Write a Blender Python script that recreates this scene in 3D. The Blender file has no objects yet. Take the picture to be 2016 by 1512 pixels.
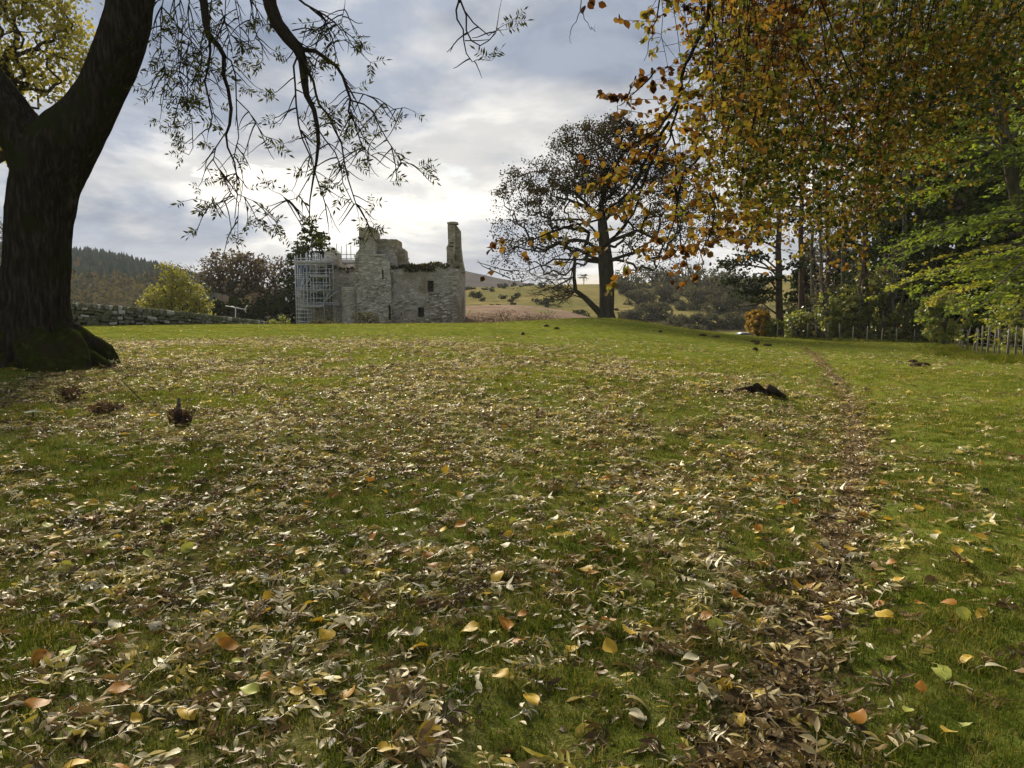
import bpy, bmesh, math, random
import numpy as np
from mathutils import Vector, Matrix

# ------------------------------------------------------------------ camera, sky, sun, exposure
S = bpy.context.scene
F = 1517.0                       # focal length in pixels of a 2016 px wide frame
PITCH = math.atan(156 / F)
CAMZ = 1.6
cam_d = bpy.data.cameras.new('camera'); cam = bpy.data.objects.new('camera', cam_d)
S.collection.objects.link(cam); S.camera = cam
cam.location = (0, 0, CAMZ); cam.rotation_euler = (math.pi/2 - PITCH, 0, 0)
cam_d.sensor_width = 36; cam_d.lens = 36 * F / 2016
cam_d.clip_start = 0.05; cam_d.clip_end = 6000

SUN_AZ = math.radians(-24); SUN_EL = math.radians(30)
sund = Vector((math.sin(SUN_AZ)*math.cos(SUN_EL), math.cos(SUN_AZ)*math.cos(SUN_EL), math.sin(SUN_EL)))
sl = bpy.data.lights.new('sun', 'SUN'); so = bpy.data.objects.new('sun', sl); S.collection.objects.link(so)
sl.energy = 5.0; sl.angle = math.radians(22); sl.color = (1.0, 0.90, 0.72)
so.rotation_euler = sund.to_track_quat('Z', 'Y').to_euler(); so.location = sund * 80

S.view_settings.view_transform = 'Standard'; S.view_settings.look = 'None'
S.view_settings.exposure = 1.45; S.view_settings.gamma = 1.0
S.render.engine = 'CYCLES'
S.cycles.max_bounces = 6; S.cycles.diffuse_bounces = 3; S.cycles.glossy_bounces = 2
S.cycles.transmission_bounces = 3; S.cycles.transparent_max_bounces = 4; S.cycles.volume_bounces = 1
S.cycles.caustics_reflective = False; S.cycles.caustics_refractive = False

W = bpy.data.worlds.new('World'); S.world = W; W.use_nodes = True
def build_world():
    nt = W.node_tree; N = nt.nodes; L = nt.links
    for n in list(N): N.remove(n)
    def nd(t, **k):
        n = N.new(t)
        for a, b in k.items(): setattr(n, a, b)
        return n
    def math_(op, a, b=None, clamp=False):
        n = nd('ShaderNodeMath', operation=op, use_clamp=clamp)
        for i, v in enumerate((a, b)):
            if v is None: continue
            if isinstance(v, (int, float)): n.inputs[i].default_value = v
            else: L.new(v, n.inputs[i])
        return n.outputs[0]
    def mixc(f, a, b):
        n = nd('ShaderNodeMix', data_type='RGBA')
        for i, v in ((0, f), (6, a), (7, b)):
            if isinstance(v, (int, float)): n.inputs[i].default_value = v
            elif isinstance(v, tuple): n.inputs[i].default_value = (*v, 1)
            else: L.new(v, n.inputs[i])
        return n.outputs[2]
    tc = nd('ShaderNodeTexCoord')
    sep = nd('ShaderNodeSeparateXYZ'); L.new(tc.outputs['Generated'], sep.inputs[0])
    zz = math_('ADD', math_('MAXIMUM', sep.outputs[2], 0.0), 0.22)
    comb = nd('ShaderNodeCombineXYZ')
    L.new(math_('DIVIDE', sep.outputs[0], zz), comb.inputs[0])
    L.new(math_('DIVIDE', sep.outputs[1], zz), comb.inputs[1])
    comb.inputs[2].default_value = 3.7
    def fbm(scale, detail, rough, off, dist=0.0):
        mp = nd('ShaderNodeMapping'); L.new(comb.outputs[0], mp.inputs[0])
        mp.inputs['Location'].default_value = off
        t = nd('ShaderNodeTexNoise'); L.new(mp.outputs[0], t.inputs['Vector'])
        t.inputs['Scale'].default_value = scale; t.inputs['Detail'].default_value = detail
        t.inputs['Roughness'].default_value = rough; t.inputs['Distortion'].default_value = dist
        return t.outputs['Fac']
    def ramp(v, a, b):
        n = nd('ShaderNodeMapRange', interpolation_type='SMOOTHSTEP'); L.new(v, n.inputs[0])
        n.inputs[1].default_value = a; n.inputs[2].default_value = b
        return n.outputs[0]
    big = fbm(0.85, 7, 0.55, (SKYOFF[0], SKYOFF[1], 0), 0.25)
    med = fbm(2.3, 7, 0.6, (2.3, -4.4, 1.0), 0.3)
    cov = math_('ADD', math_('MULTIPLY', big, 0.72), math_('MULTIPLY', med, 0.28))
    # angle from the sun, in which thin cloud glows
    dot = nd('ShaderNodeVectorMath', operation='DOT_PRODUCT'); L.new(tc.outputs['Generated'], dot.inputs[0])
    dot.inputs[1].default_value = sund
    glow = math_('POWER', math_('MAXIMUM', dot.outputs['Value'], 0.0), 7.0)
    sky = nd('ShaderNodeTexSky', sky_type='NISHITA', sun_disc=False)
    sky.sun_elevation = SUN_EL; sky.sun_rotation = SUN_AZ
    sky.air_density = 1.0; sky.dust_density = 1.5; sky.ozone_density = 1.5
    skc = nd('ShaderNodeVectorMath', operation='SCALE'); L.new(sky.outputs[0], skc.inputs[0]); skc.inputs['Scale'].default_value = 0.075
    # thick cloud is a cool grey, thin cloud nearly white
    thick = ramp(cov, 0.43, 0.57)
    wisp = ramp(med, 0.38, 0.62)
    grey = mixc(wisp, (0.175, 0.218, 0.305), (0.33, 0.375, 0.46))
    bright = mixc(wisp, (0.62, 0.615, 0.605), (1.15, 1.09, 0.99))
    cl = mixc(thick, bright, grey)
    g1 = nd('ShaderNodeVectorMath', operation='SCALE'); L.new(cl, g1.inputs[0])
    L.new(math_('ADD', math_('MULTIPLY', glow, 0.22), 0.94), g1.inputs['Scale'])
    gap = ramp(cov, 0.39, 0.43)
    skyc = mixc(gap, skc.outputs[0], g1.outputs[0])
    # low sky pales towards the horizon
    hz = math_('MULTIPLY', ramp(sep.outputs[2], 0.12, 0.0), 0.55)
    fin = mixc(hz, skyc, (0.68, 0.67, 0.665))
    bg = nd('ShaderNodeBackground'); L.new(fin, bg.inputs[0]); bg.inputs[1].default_value = SKYK
    out = nd('ShaderNodeOutputWorld'); L.new(bg.outputs[0], out.inputs[0])
SKYOFF = (-5.4, -1.1); SKYK = 0.42
build_world()

# ------------------------------------------------------------------ helpers
rng = np.random.default_rng(11); random.seed(11)
COL = S.collection
def tag(o, label=None, cat=None, group=None, kind=None):
    if label: o['label'] = label
    if cat: o['category'] = cat
    if group: o['group'] = group
    if kind: o['kind'] = kind
    return o
def link(name, me, mat=None, parent=None, loc=None, **k):
    o = bpy.data.objects.new(name, me); COL.objects.link(o)
    if mat is not None and me is not None and len(me.materials) == 0: me.materials.append(mat)
    if loc is not None: o.location = loc
    if parent is not None: o.parent = parent
    return tag(o, **k)
def empty(name, loc, label, cat, group=None, rz=0.0):
    o = bpy.data.objects.new(name, None); COL.objects.link(o); o.location = loc
    o.rotation_euler = (0, 0, rz); o.empty_display_size = 0.2
    return tag(o, label, cat, group)
def np_mesh(name, V, Fc, smooth=False):
    V = np.asarray(V, np.float32); Fc = np.asarray(Fc, np.int32)
    me = bpy.data.meshes.new(name); n, k = Fc.shape
    me.vertices.add(len(V)); me.vertices.foreach_set('co', V.ravel())
    me.loops.add(n*k); me.loops.foreach_set('vertex_index', Fc.ravel())
    me.polygons.add(n); me.polygons.foreach_set('loop_start', np.arange(0, n*k, k, dtype=np.int32))
    me.polygons.foreach_set('loop_total', np.full(n, k, np.int32))
    if smooth: me.polygons.foreach_set('use_smooth', np.ones(n, bool))
    me.update(calc_edges=True); return me
CP, SP = math.cos(PITCH), math.sin(PITCH)
def P(px, py, d):
    """world point seen at photo pixel (px, py), d metres ahead of the camera"""
    a = (px - 1008) / F; b = -(py - 756) / F
    dy = CP + b*SP; dz = -SP + b*CP
    return Vector((a/dy*d, d, CAMZ + dz/dy*d))
def PXM(d): return d / F            # metres per photo pixel at distance d

class MB:
    def __init__(s): s.v = []; s.f = []
    def add(s, vs, fs):
        b = len(s.v); s.v += [tuple(x) for x in vs]; s.f += [tuple(i+b for i in f) for f in fs]
    def box(s, c, sz, M=None, jit=0.0):
        hx, hy, hz = sz[0]/2, sz[1]/2, sz[2]/2
        vs = [Vector((x, y, z)) for x in (-hx, hx) for y in (-hy, hy) for z in (-hz, hz)]
        if jit: vs = [v + Vector([random.uniform(-jit, jit)*q for q in sz]) for v in vs]
        if M is not None: vs = [M @ v for v in vs]
        s.add([v + Vector(c) for v in vs], [(0,1,3,2),(4,6,7,5),(0,4,5,1),(2,3,7,6),(0,2,6,4),(1,5,7,3)])
    def tube(s, pts, radii, n=6, caps=True):
        pts = [Vector(p) for p in pts]
        if isinstance(radii, (int, float)): radii = [radii]*len(pts)
        b = len(s.v); up = None; m = len(pts)
        for i, p in enumerate(pts):
            t = (pts[min(i+1, m-1)] - pts[max(i-1, 0)])
            if t.length < 1e-9: t = Vector((0, 0, 1))
            t.normalize()
            if up is None:
                up = Vector((1, 0, 0)) if abs(t.x) < .8 else Vector((0, 1, 0))
            u = up - t*up.dot(t)
            if u.length < 1e-6: u = t.orthogonal()
            u.normalize(); w = t.cross(u); up = u; r = radii[i]
            for k in range(n):
                a = 2*math.pi*k/n
                s.v.append(tuple(p + u*(math.cos(a)*r) + w*(math.sin(a)*r)))
        for i in range(m-1):
            for k in range(n):
                k2 = (k+1) % n
                s.f.append((b+i*n+k, b+i*n+k2, b+(i+1)*n+k2, b+(i+1)*n+k))
        if caps:
            s.f.append(tuple(b+k for k in reversed(range(n)))); s.f.append(tuple(b+(m-1)*n+k for k in range(n)))
    def prism(s, poly, axis, a0, a1):
        """extrude a polygon: axis 'y' -> poly in (x,z); axis 'z' -> poly in (x,y)"""
        n = len(poly)
        if axis == 'y':
            A = [(p[0], a0, p[1]) for p in poly]; B = [(p[0], a1, p[1]) for p in poly]
        else:
            A = [(p[0], p[1], a0) for p in poly]; B = [(p[0], p[1], a1) for p in poly]
        s.add(A + B, [tuple(range(n)), tuple(reversed(range(n, 2*n)))] + [(i, n+i, n+(i+1) % n, (i+1) % n) for i in range(n)])
    def mesh(s, name, smooth=False, fix=True):
        me = bpy.data.meshes.new(name); me.from_pydata(s.v, [], s.f); me.update()
        if fix:
            bm = bmesh.new(); bm.from_mesh(me); bmesh.ops.recalc_face_normals(bm, faces=bm.faces); bm.to_mesh(me); bm.free()
        if smooth:
            me.polygons.foreach_set('use_smooth', np.ones(len(me.polygons), bool))
        return me
    def build(s, name, mat, parent=None, smooth=False, loc=None, fix=True, **k):
        return link(name, s.mesh(name, smooth, fix), mat, parent, loc, **k)

def hash2(ix, iy, seed):
    h = (ix.astype(np.int64)*374761393 + iy.astype(np.int64)*668265263 + seed*974711) & 0x7fffffff
    h = ((h ^ (h >> 13)) * 1274126177) & 0x7fffffff
    return ((h ^ (h >> 16)) & 0xffff) / 65535.0
def vnoise(x, y, seed=0):
    x = np.asarray(x, float); y = np.asarray(y, float)
    ix = np.floor(x); iy = np.floor(y); fx = x-ix; fy = y-iy
    fx = fx*fx*(3-2*fx); fy = fy*fy*(3-2*fy)
    a = hash2(ix, iy, seed); b = hash2(ix+1, iy, seed); c = hash2(ix, iy+1, seed); d = hash2(ix+1, iy+1, seed)
    return (a*(1-fx)+b*fx)*(1-fy) + (c*(1-fx)+d*fx)*fy
def fbm2(x, y, seed=0, oct=4):
    t = 0; a = .5; s = 0
    for i in range(oct):
        t = t + a*vnoise(x*2**i, y*2**i, seed+i*17); s += a; a *= .5
    return t/s
def sstep(x, a, b):
    t = np.clip((np.asarray(x, float)-a)/(b-a), 0, 1); return t*t*(3-2*t)

# ------------------------------------------------------------------ materials
def new_mat(name):
    m = bpy.data.materials.new(name); m.use_nodes = True
    nt = m.node_tree
    for n in list(nt.nodes): nt.nodes.remove(n)
    out = nt.nodes.new('ShaderNodeOutputMaterial'); return m, nt, out
def ramp_node(nt, cols, inp, interp='LINEAR'):
    r = nt.nodes.new('ShaderNodeValToRGB'); e = r.color_ramp; e.interpolation = interp
    k = len(cols)
    pos = [c[0] if len(c) == 4 else i/max(1, k-1) for i, c in enumerate(cols)]
    cc = [c[-3:] for c in cols]
    while len(e.elements) < k: e.elements.new(0.5)
    for i in range(k): e.elements[i].position = pos[i]
    for i in range(k): e.elements[i].color = (*cc[i], 1)
    nt.links.new(inp, r.inputs[0]); return r.outputs[0]
def noise_node(nt, scale, detail=5, rough=.6, vec=None, dist=0.0):
    t = nt.nodes.new('ShaderNodeTexNoise'); t.inputs['Scale'].default_value = scale
    t.inputs['Detail'].default_value = detail; t.inputs['Roughness'].default_value = rough
    t.inputs['Distortion'].default_value = dist
    if vec is not None: nt.links.new(vec, t.inputs['Vector'])
    return t.outputs['Fac']
def mixn(nt, f, a, b, typ='MIX'):
    n = nt.nodes.new('ShaderNodeMix'); n.data_type = 'RGBA'; n.blend_type = typ
    for i, v in ((0, f), (6, a), (7, b)):
        if isinstance(v, (int, float)): n.inputs[i].default_value = v
        elif isinstance(v, tuple): n.inputs[i].default_value = (*v, 1)
        else: nt.links.new(v, n.inputs[i])
    return n.outputs[2]
def mnode(nt, op, a, b=0.0, clamp=False):
    n = nt.nodes.new('ShaderNodeMath'); n.operation = op; n.use_clamp = clamp
    for i, v in enumerate((a, b)):
        if isinstance(v, (int, float)): n.inputs[i].default_value = v
        else: nt.links.new(v, n.inputs[i])
    return n.outputs[0]
def rough_mat(name, cols, scale=3, rough=.9, bump=.3, bscale=None, stretch=None, voronoi=None, patch=None, bdist=.03, spec=.0, metal=0.0):
    """noise coloured matt material; patch=(scale, lo, hi, colour) lays lichen/moss/dirt patches"""
    m, nt, out = new_mat(name); N = nt.nodes; L = nt.links
    tc = N.new('ShaderNodeTexCoord'); vec = tc.outputs['Object']
    if stretch:
        mp = N.new('ShaderNodeMapping'); mp.inputs['Scale'].default_value = stretch; L.new(vec, mp.inputs[0]); vec = mp.outputs[0]
    f = noise_node(nt, scale, 6, .65, vec)
    f = mnode(nt, 'ADD', mnode(nt, 'MULTIPLY', mnode(nt, 'SUBTRACT', f, .5), 1.9), .5, True)
    c = ramp_node(nt, cols, f)
    h = noise_node(nt, bscale or scale*4, 6, .7, vec)
    if voronoi:
        v = N.new('ShaderNodeTexVoronoi'); v.inputs['Scale'].default_value = voronoi
        mp = N.new('ShaderNodeMapping'); mp.inputs['Scale'].default_value = (1, 1, 1.9); L.new(tc.outputs['Object'], mp.inputs[0]); L.new(mp.outputs[0], v.inputs['Vector'])
        sepc = N.new('ShaderNodeSeparateColor'); L.new(v.outputs['Color'], sepc.inputs[0])
        c = mixn(nt, mnode(nt, 'MULTIPLY', sepc.outputs[0], .75), c, mixn(nt, sepc.outputs[1], (.15, .14, .125), (.56, .53, .485)))
        v2 = N.new('ShaderNodeTexVoronoi'); v2.feature = 'DISTANCE_TO_EDGE'; v2.inputs['Scale'].default_value = voronoi; L.new(mp.outputs[0], v2.inputs['Vector'])
        e = N.new('ShaderNodeMapRange'); L.new(v2.outputs['Distance'], e.inputs[0]); e.inputs[1].default_value = 0; e.inputs[2].default_value = .09
        h = mnode(nt, 'ADD', mnode(nt, 'MULTIPLY', h, .4), e.outputs[0])
    if patch:
        for (ps, lo, hi, pc) in patch:
            pf = noise_node(nt, ps, 5, .6, tc.outputs['Object'])
            mr = N.new('ShaderNodeMapRange'); mr.interpolation_type = 'SMOOTHSTEP'; L.new(pf, mr.inputs[0]); mr.inputs[1].default_value = lo; mr.inputs[2].default_value = hi
            c = mixn(nt, mr.outputs[0], c, pc)
    b = N.new('ShaderNodeBsdfPrincipled'); L.new(c, b.inputs['Base Color']); b.inputs['Roughness'].default_value = rough
    b.inputs['Specular IOR Level'].default_value = spec; b.inputs['Metallic'].default_value = metal
    if bump:
        bp = N.new('ShaderNodeBump'); bp.inputs['Strength'].default_value = bump; bp.inputs['Distance'].default_value = bdist
        L.new(h, bp.inputs['Height']); L.new(bp.outputs[0], b.inputs['Normal'])
    L.new(b.outputs[0], out.inputs[0]); return m
def leaf_mat(name, cols, transl=.45, src='island', gloss=.02, tcol=1.25, interp='LINEAR', rough=.5):
    m, nt, out = new_mat(name); N = nt.nodes; L = nt.links
    if src == 'island':
        g = N.new('ShaderNodeNewGeometry'); f = g.outputs['Random Per Island']
    elif src == 'object':
        g = N.new('ShaderNodeObjectInfo'); f = g.outputs['Random']
    elif src == 'tint':
        g = N.new('ShaderNodeAttribute'); g.attribute_name = 'tint'; f = g.outputs['Fac']
    c = ramp_node(nt, cols, f, interp)
    tc = N.new('ShaderNodeTexCoord')
    sp = noise_node(nt, 60, 3, .6, tc.outputs['Object'])
    c = mixn(nt, .55, c, ramp_node(nt, [(.25, .25, .25), (1, 1, 1)], sp), 'MULTIPLY')
    d = N.new('ShaderNodeBsdfDiffuse'); L.new(c, d.inputs[0])
    t = N.new('ShaderNodeBsdfTranslucent')
    tm = N.new('ShaderNodeVectorMath'); tm.operation = 'MULTIPLY'; L.new(c, tm.inputs[0]); tm.inputs[1].default_value = (tcol*1.1, tcol, tcol*.55)
    L.new(tm.outputs[0], t.inputs[0])
    mx = N.new('ShaderNodeMixShader'); mx.inputs[0].default_value = transl; L.new(d.outputs[0], mx.inputs[1]); L.new(t.outputs[0], mx.inputs[2])
    gl = N.new('ShaderNodeBsdfGlossy'); gl.inputs['Roughness'].default_value = rough; gl.inputs[0].default_value = (.9, .9, .9, 1)
    lw = N.new('ShaderNodeLayerWeight'); lw.inputs[0].default_value = .35
    m2 = N.new('ShaderNodeMixShader'); L.new(mnode(nt, 'MULTIPLY', lw.outputs['Fresnel'], gloss*4, True), m2.inputs[0])
    L.new(mx.outputs[0], m2.inputs[1]); L.new(gl.outputs[0], m2.inputs[2])
    L.new(m2.outputs[0], out.inputs[0]); return m

# ------------------------------------------------------------------ terrain height
COLS = [-3000, -600, 0, 300, 600, 900, 1200, 1400, 1600, 1850, 2100, 2700, 6000]
ROWS = [0.2, 5, 10, 16, 25, 35, 45, 60, 80, 120, 200, 400, 2000]
T = np.array([
 [0, 0, .03, .12, .20, .30, .40, .28, -1.0, -2.2, -4, -5, -5],
 [0, 0, .03, .12, .20, .30, .40, .28, -1.0, -2.2, -4, -5, -5],
 [0, 0, .03, .12, .20, .30, .40, .28, -1.0, -2.2, -4, -5, -5],
 [0, 0, .03, .12, .20, .30, .40, .28, -1.0, -2.2, -4, -5, -5],
 [0, 0, .03, .12, .19, .28, .38, .25, -1.2, -2.4, -4, -5, -5],
 [0, 0, .03, .12, .17, .24, .34, .28, -1.0, -2.4, -4, -5, -5],
 [0, 0, .03, .10, .08, .10, .22, .35, -.6, -2.6, -4, -5, -5],
 [0, 0, .02, .02, -.06, -.16, -.25, -.35, -1.6, -3.6, -4.5, -5, -5],
 [0, -.02, -.08, -.12, -.18, -.38, -.56, -.90, -1.9, -3.8, -4.5, -5, -5],
 [0, -.02, -.06, -.08, -.16, -.42, -.66, -1.0, -1.6, -3.0, -4.5, -5, -5],
 [0, -.02, -.06, -.08, -.16, -.42, -.66, -1.0, -1.6, -3.0, -4.5, -5, -5],
 [0, 0, -.04, -.08, -.16, -.42, -.66, -1.0, -1.6, -3.0, -4.5, -5, -5],
 [0, 0, -.04, -.08, -.16, -.42, -.66, -1.0, -1.6, -3.0, -4.5, -5, -5]])
NA, NR = 360, 240
_ang = np.degrees(np.arctan((np.array(COLS)-1008)/F)); _lr = np.log(ROWS)
ga = np.linspace(-70, 75, NA); gr = np.linspace(_lr[0], _lr[-1], NR)
_t1 = np.array([np.interp(gr, _lr, T[i]) for i in range(len(COLS))])
GT = np.array([np.interp(ga, _ang, _t1[:, j]) for j in range(NR)]).T
def _sm(a, n, ax):
    k = np.hanning(n+2)[1:-1]; k /= k.sum()
    pad = [(n//2, n//2) if i == ax else (0, 0) for i in range(2)]
    return np.apply_along_axis(lambda v: np.convolve(v, k, 'valid'), ax, np.pad(a, pad, 'edge'))
GT = _sm(_sm(GT, 13, 1), 21, 0)
ASH = P(75, 752, 15.2); ASH.z = 0
PATH = None
PATH_PX = [(1470, 1640), (1500, 1500), (1560, 1320), (1635, 1150), (1672, 1010), (1690, 910), (1688, 840), (1665, 780), (1638, 735), (1605, 700), (1580, 684)]
def height(x, y, detail=True):
    x = np.asarray(x, float); y = np.asarray(y, float)
    r = np.clip(np.hypot(x, y), .21, 1990); a = np.clip(np.degrees(np.arctan2(x, np.maximum(y, -1e9))), -70, 75)
    fi = (a+70)/145*(NA-1); fj = (np.log(r)-_lr[0])/(_lr[-1]-_lr[0])*(NR-1)
    i = np.clip(fi.astype(int), 0, NA-2); j = np.clip(fj.astype(int), 0, NR-2); u = fi-i; v = fj-j
    z = (GT[i, j]*(1-u)+GT[i+1, j]*u)*(1-v) + (GT[i, j+1]*(1-u)+GT[i+1, j+1]*u)*v
    # soft mound towards the ash tree and knoll behind which the path runs
    dk = np.hypot((x-3.6)/2.2, (y-14.2)/1.6); z = z + .16*np.exp(-dk*dk)
    da = np.hypot(x-ASH.x, y-ASH.y); z = z + .22*np.exp(-(da/2.6)**2)
    z = z + .26*np.exp(-((x+4.5)/7.5)**2-((y-21)/5.5)**2) + .42*np.exp(-((x-6.8)/5.5)**2-((y-57)/9)**2) + .14*np.exp(-((x-.5)/3.5)**2-((y-12.5)/3.0)**2)
    if PATH is not None:
        near = (np.abs(x-4) < 8) & (y > 0) & (y < 30)
        if np.any(near):
            pdv = np.full(np.shape(x), 9.0); pdv[near] = path_dist(x[near], y[near]); z = z - (.045+.012*np.sin(x*7+y*3))*np.exp(-(pdv/.30)**2)*sstep(y, 24, 16)
    if detail:
        fade = np.clip(1.6-r/60, 0.12, 1)
        z = z + fade*(.20*(fbm2(x*.35, y*.35, 3, 3)-.5) + .085*(fbm2(x*1.6, y*1.6, 9, 3)-.5) + .022*(fbm2(x*6, y*6, 21, 2)-.5))
    return z
def hz(x, y): return float(height(np.array([x]), np.array([y]))[0])
def G(px, py, dmax=75):
    """ground point seen at a photo pixel"""
    lo = None
    for d in np.geomspace(1.5, dmax, 400):
        p = P(px, py, d)
        if p.z <= hz(p.x, p.y): return Vector((p.x, p.y, hz(p.x, p.y)))
    p = P(px, py, dmax); return Vector((p.x, p.y, hz(p.x, p.y)))
def on_ground(px, d):
    x = (px-1008)/F*d; return Vector((x, d, hz(x, d)))
PATH = None
PATH = np.array([tuple(G(*q))[:2] for q in PATH_PX])
def path_dist(x, y):
    x = np.asarray(x, float); y = np.asarray(y, float); best = np.full(x.shape, 1e9)
    for (ax, ay), (bx, by) in zip(PATH[:-1], PATH[1:]):
        dx, dy = bx-ax, by-ay; t = np.clip(((x-ax)*dx+(y-ay)*dy)/(dx*dx+dy*dy), 0, 1)
        best = np.minimum(best, np.hypot(x-ax-t*dx, y-ay-t*dy))
    return best
def litter(x, y):
    """how thickly fallen leaves lie"""
    da = np.hypot(x-ASH.x, y-ASH.y) + 3.2*(fbm2(x*.3, y*.3, 41, 3)-.5)
    l = 1.0 - .84*sstep(da, 11.5, 17.0)
    patch = sstep(fbm2(x*.9, y*.9, 55, 3), .34, .60)
    l = l*(.20+.85*patch)
    pd = path_dist(x, y)
    right = x > np.interp(y, PATH[:, 1], PATH[:, 0])
    l = np.where((y < 14) & ~right, np.maximum(l, .88*(.30+.70*patch)), l)
    l = np.maximum(l, .95*np.exp(-(pd/.27)**2)*sstep(y, 24, 12))
    return l

M = {}
def ground_material():
    m, nt, out = new_mat('field_ground'); N = nt.nodes; L = nt.links
    tc = N.new('ShaderNodeTexCoord'); vec = tc.outputs['Object']
    at = N.new('ShaderNodeAttribute'); at.attribute_name = 'litter'
    n1 = noise_node(nt, .22, 4, .6, vec); n2 = noise_node(nt, 2.5, 5, .65, vec); n3 = noise_node(nt, 22, 4, .7, vec); n4 = noise_node(nt, 90, 3, .7, vec)
    g = ramp_node(nt, [(.30, .062, .084, .015), (.48, .118, .148, .027), (.62, .18, .195, .042), (.75, .26, .235, .075)], mnode(nt, 'ADD', mnode(nt, 'MULTIPLY', n1, .5), mnode(nt, 'MULTIPLY', n2, .5)))
    g = mixn(nt, .75, g, ramp_node(nt, [(.3, .35, .36, .30), (.62, 1, 1, .95)], n3), 'MULTIPLY')
    g = mixn(nt, .35, g, ramp_node(nt, [(.35, .4, .4, .4), (.65, 1, 1, 1)], n4), 'MULTIPLY')
    so = ramp_node(nt, [(.3, .045, .036, .016), (.5, .10, .082, .038), (.68, .20, .16, .08)], n3)
    f = mnode(nt, 'ADD', mnode(nt, 'MULTIPLY', at.outputs['Fac'], .62), mnode(nt, 'MULTIPLY', mnode(nt, 'SUBTRACT', n2, .5), .9), True)
    c = mixn(nt, f, g, so)
    b = N.new('ShaderNodeBsdfPrincipled'); L.new(c, b.inputs['Base Color']); b.inputs['Roughness'].default_value = 1.0; b.inputs['Specular IOR Level'].default_value = 0.0
    bp = N.new('ShaderNodeBump'); bp.inputs['Strength'].default_value = .7; bp.inputs['Distance'].default_value = .04
    L.new(mnode(nt, 'ADD', n3, n4), bp.inputs['Height']); L.new(bp.outputs[0], b.inputs['Normal'])
    L.new(b.outputs[0], out.inputs[0]); return m
M['ground'] = ground_material()
M['soil'] = rough_mat('dark_soil', [(.018, .013, .009), (.045, .032, .021), (.08, .058, .038)], 9, .95, .8, 40)
M['path'] = rough_mat('path_earth', [(.05, .036, .020), (.105, .077, .042), (.18, .135, .075)], 7, .95, .8, 45)
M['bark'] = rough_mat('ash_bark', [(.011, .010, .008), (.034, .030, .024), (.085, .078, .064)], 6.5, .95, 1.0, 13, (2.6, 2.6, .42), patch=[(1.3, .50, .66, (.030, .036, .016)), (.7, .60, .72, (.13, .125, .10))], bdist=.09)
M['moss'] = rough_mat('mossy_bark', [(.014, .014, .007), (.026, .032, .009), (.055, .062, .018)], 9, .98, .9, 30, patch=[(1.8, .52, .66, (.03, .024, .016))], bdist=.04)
M['twig'] = rough_mat('dark_twig', [(.014, .012, .010), (.04, .034, .027)], 20, .9, .2)
M['barkgrey'] = rough_mat('grey_bark', [(.05, .045, .04), (.11, .10, .085), (.17, .16, .14)], 3, .95, .7, 14, (2, 2, .7), patch=[(1.1, .55, .7, (.07, .085, .045))], bdist=.05)
M['barkdark'] = rough_mat('dark_bark', [(.018, .016, .013), (.05, .045, .036), (.085, .075, .06)], 3, .95, .6, 14, (2, 2, .6), bdist=.04)
M['barkpine'] = rough_mat('pine_bark', [(.03, .022, .018), (.07, .052, .042), (.11, .085, .07)], 3, .95, .6, 14, (2, 2, .6))

# ------------------------------------------------------------------ ground sheet
def build_ground():
    front = np.radians(np.arange(-46, 46.01, .3)); rest = np.radians(np.arange(50, 311, 4.0))
    ang = np.concatenate([front, rest]); na = len(ang)
    rad = np.concatenate([[.3], np.geomspace(.6, 60, 200), np.geomspace(62, 1150, 60)]); nr = len(rad)
    A, R = np.meshgrid(ang, rad); X = (R*np.sin(A)).ravel(); Y = (R*np.cos(A)).ravel(); Z = height(X, Y)
    V = np.column_stack([X, Y, Z]); i = np.arange(nr-1)[:, None]*na; j = np.arange(na)[None, :]; j2 = (j+1) % na
    Fq = np.stack([i+j, i+j2, i+na+j2, i+na+j], -1).reshape(-1, 4)[:, ::-1]
    V = np.vstack([V, [[0, 0, hz(0, 0.01)]]]); c = len(V)-1
    Ft = np.array([[c, (k+1) % na, k, k] for k in range(na)])
    me = np_mesh('ground', V, Fq, True)
    bm = bmesh.new(); bm.from_mesh(me); bm.verts.ensure_lookup_table()
    for k in range(na):
        f = bm.faces.new((bm.verts[c], bm.verts[k], bm.verts[(k+1) % na])); f.smooth = True
    bmesh.ops.recalc_face_normals(bm, faces=bm.faces); bm.to_mesh(me); bm.free()
    if me.polygons[0].normal.z < 0: me.flip_normals()
    at = me.attributes.new('litter', 'FLOAT', 'POINT')
    l = litter(V[:, 0], V[:, 1]); l = np.where(np.hypot(V[:, 0], V[:, 1]) > 70, 0, l)
    at.data.foreach_set('value', l.astype(np.float32))
    link('ground', me, M['ground'], kind='structure')
build_ground()
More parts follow.
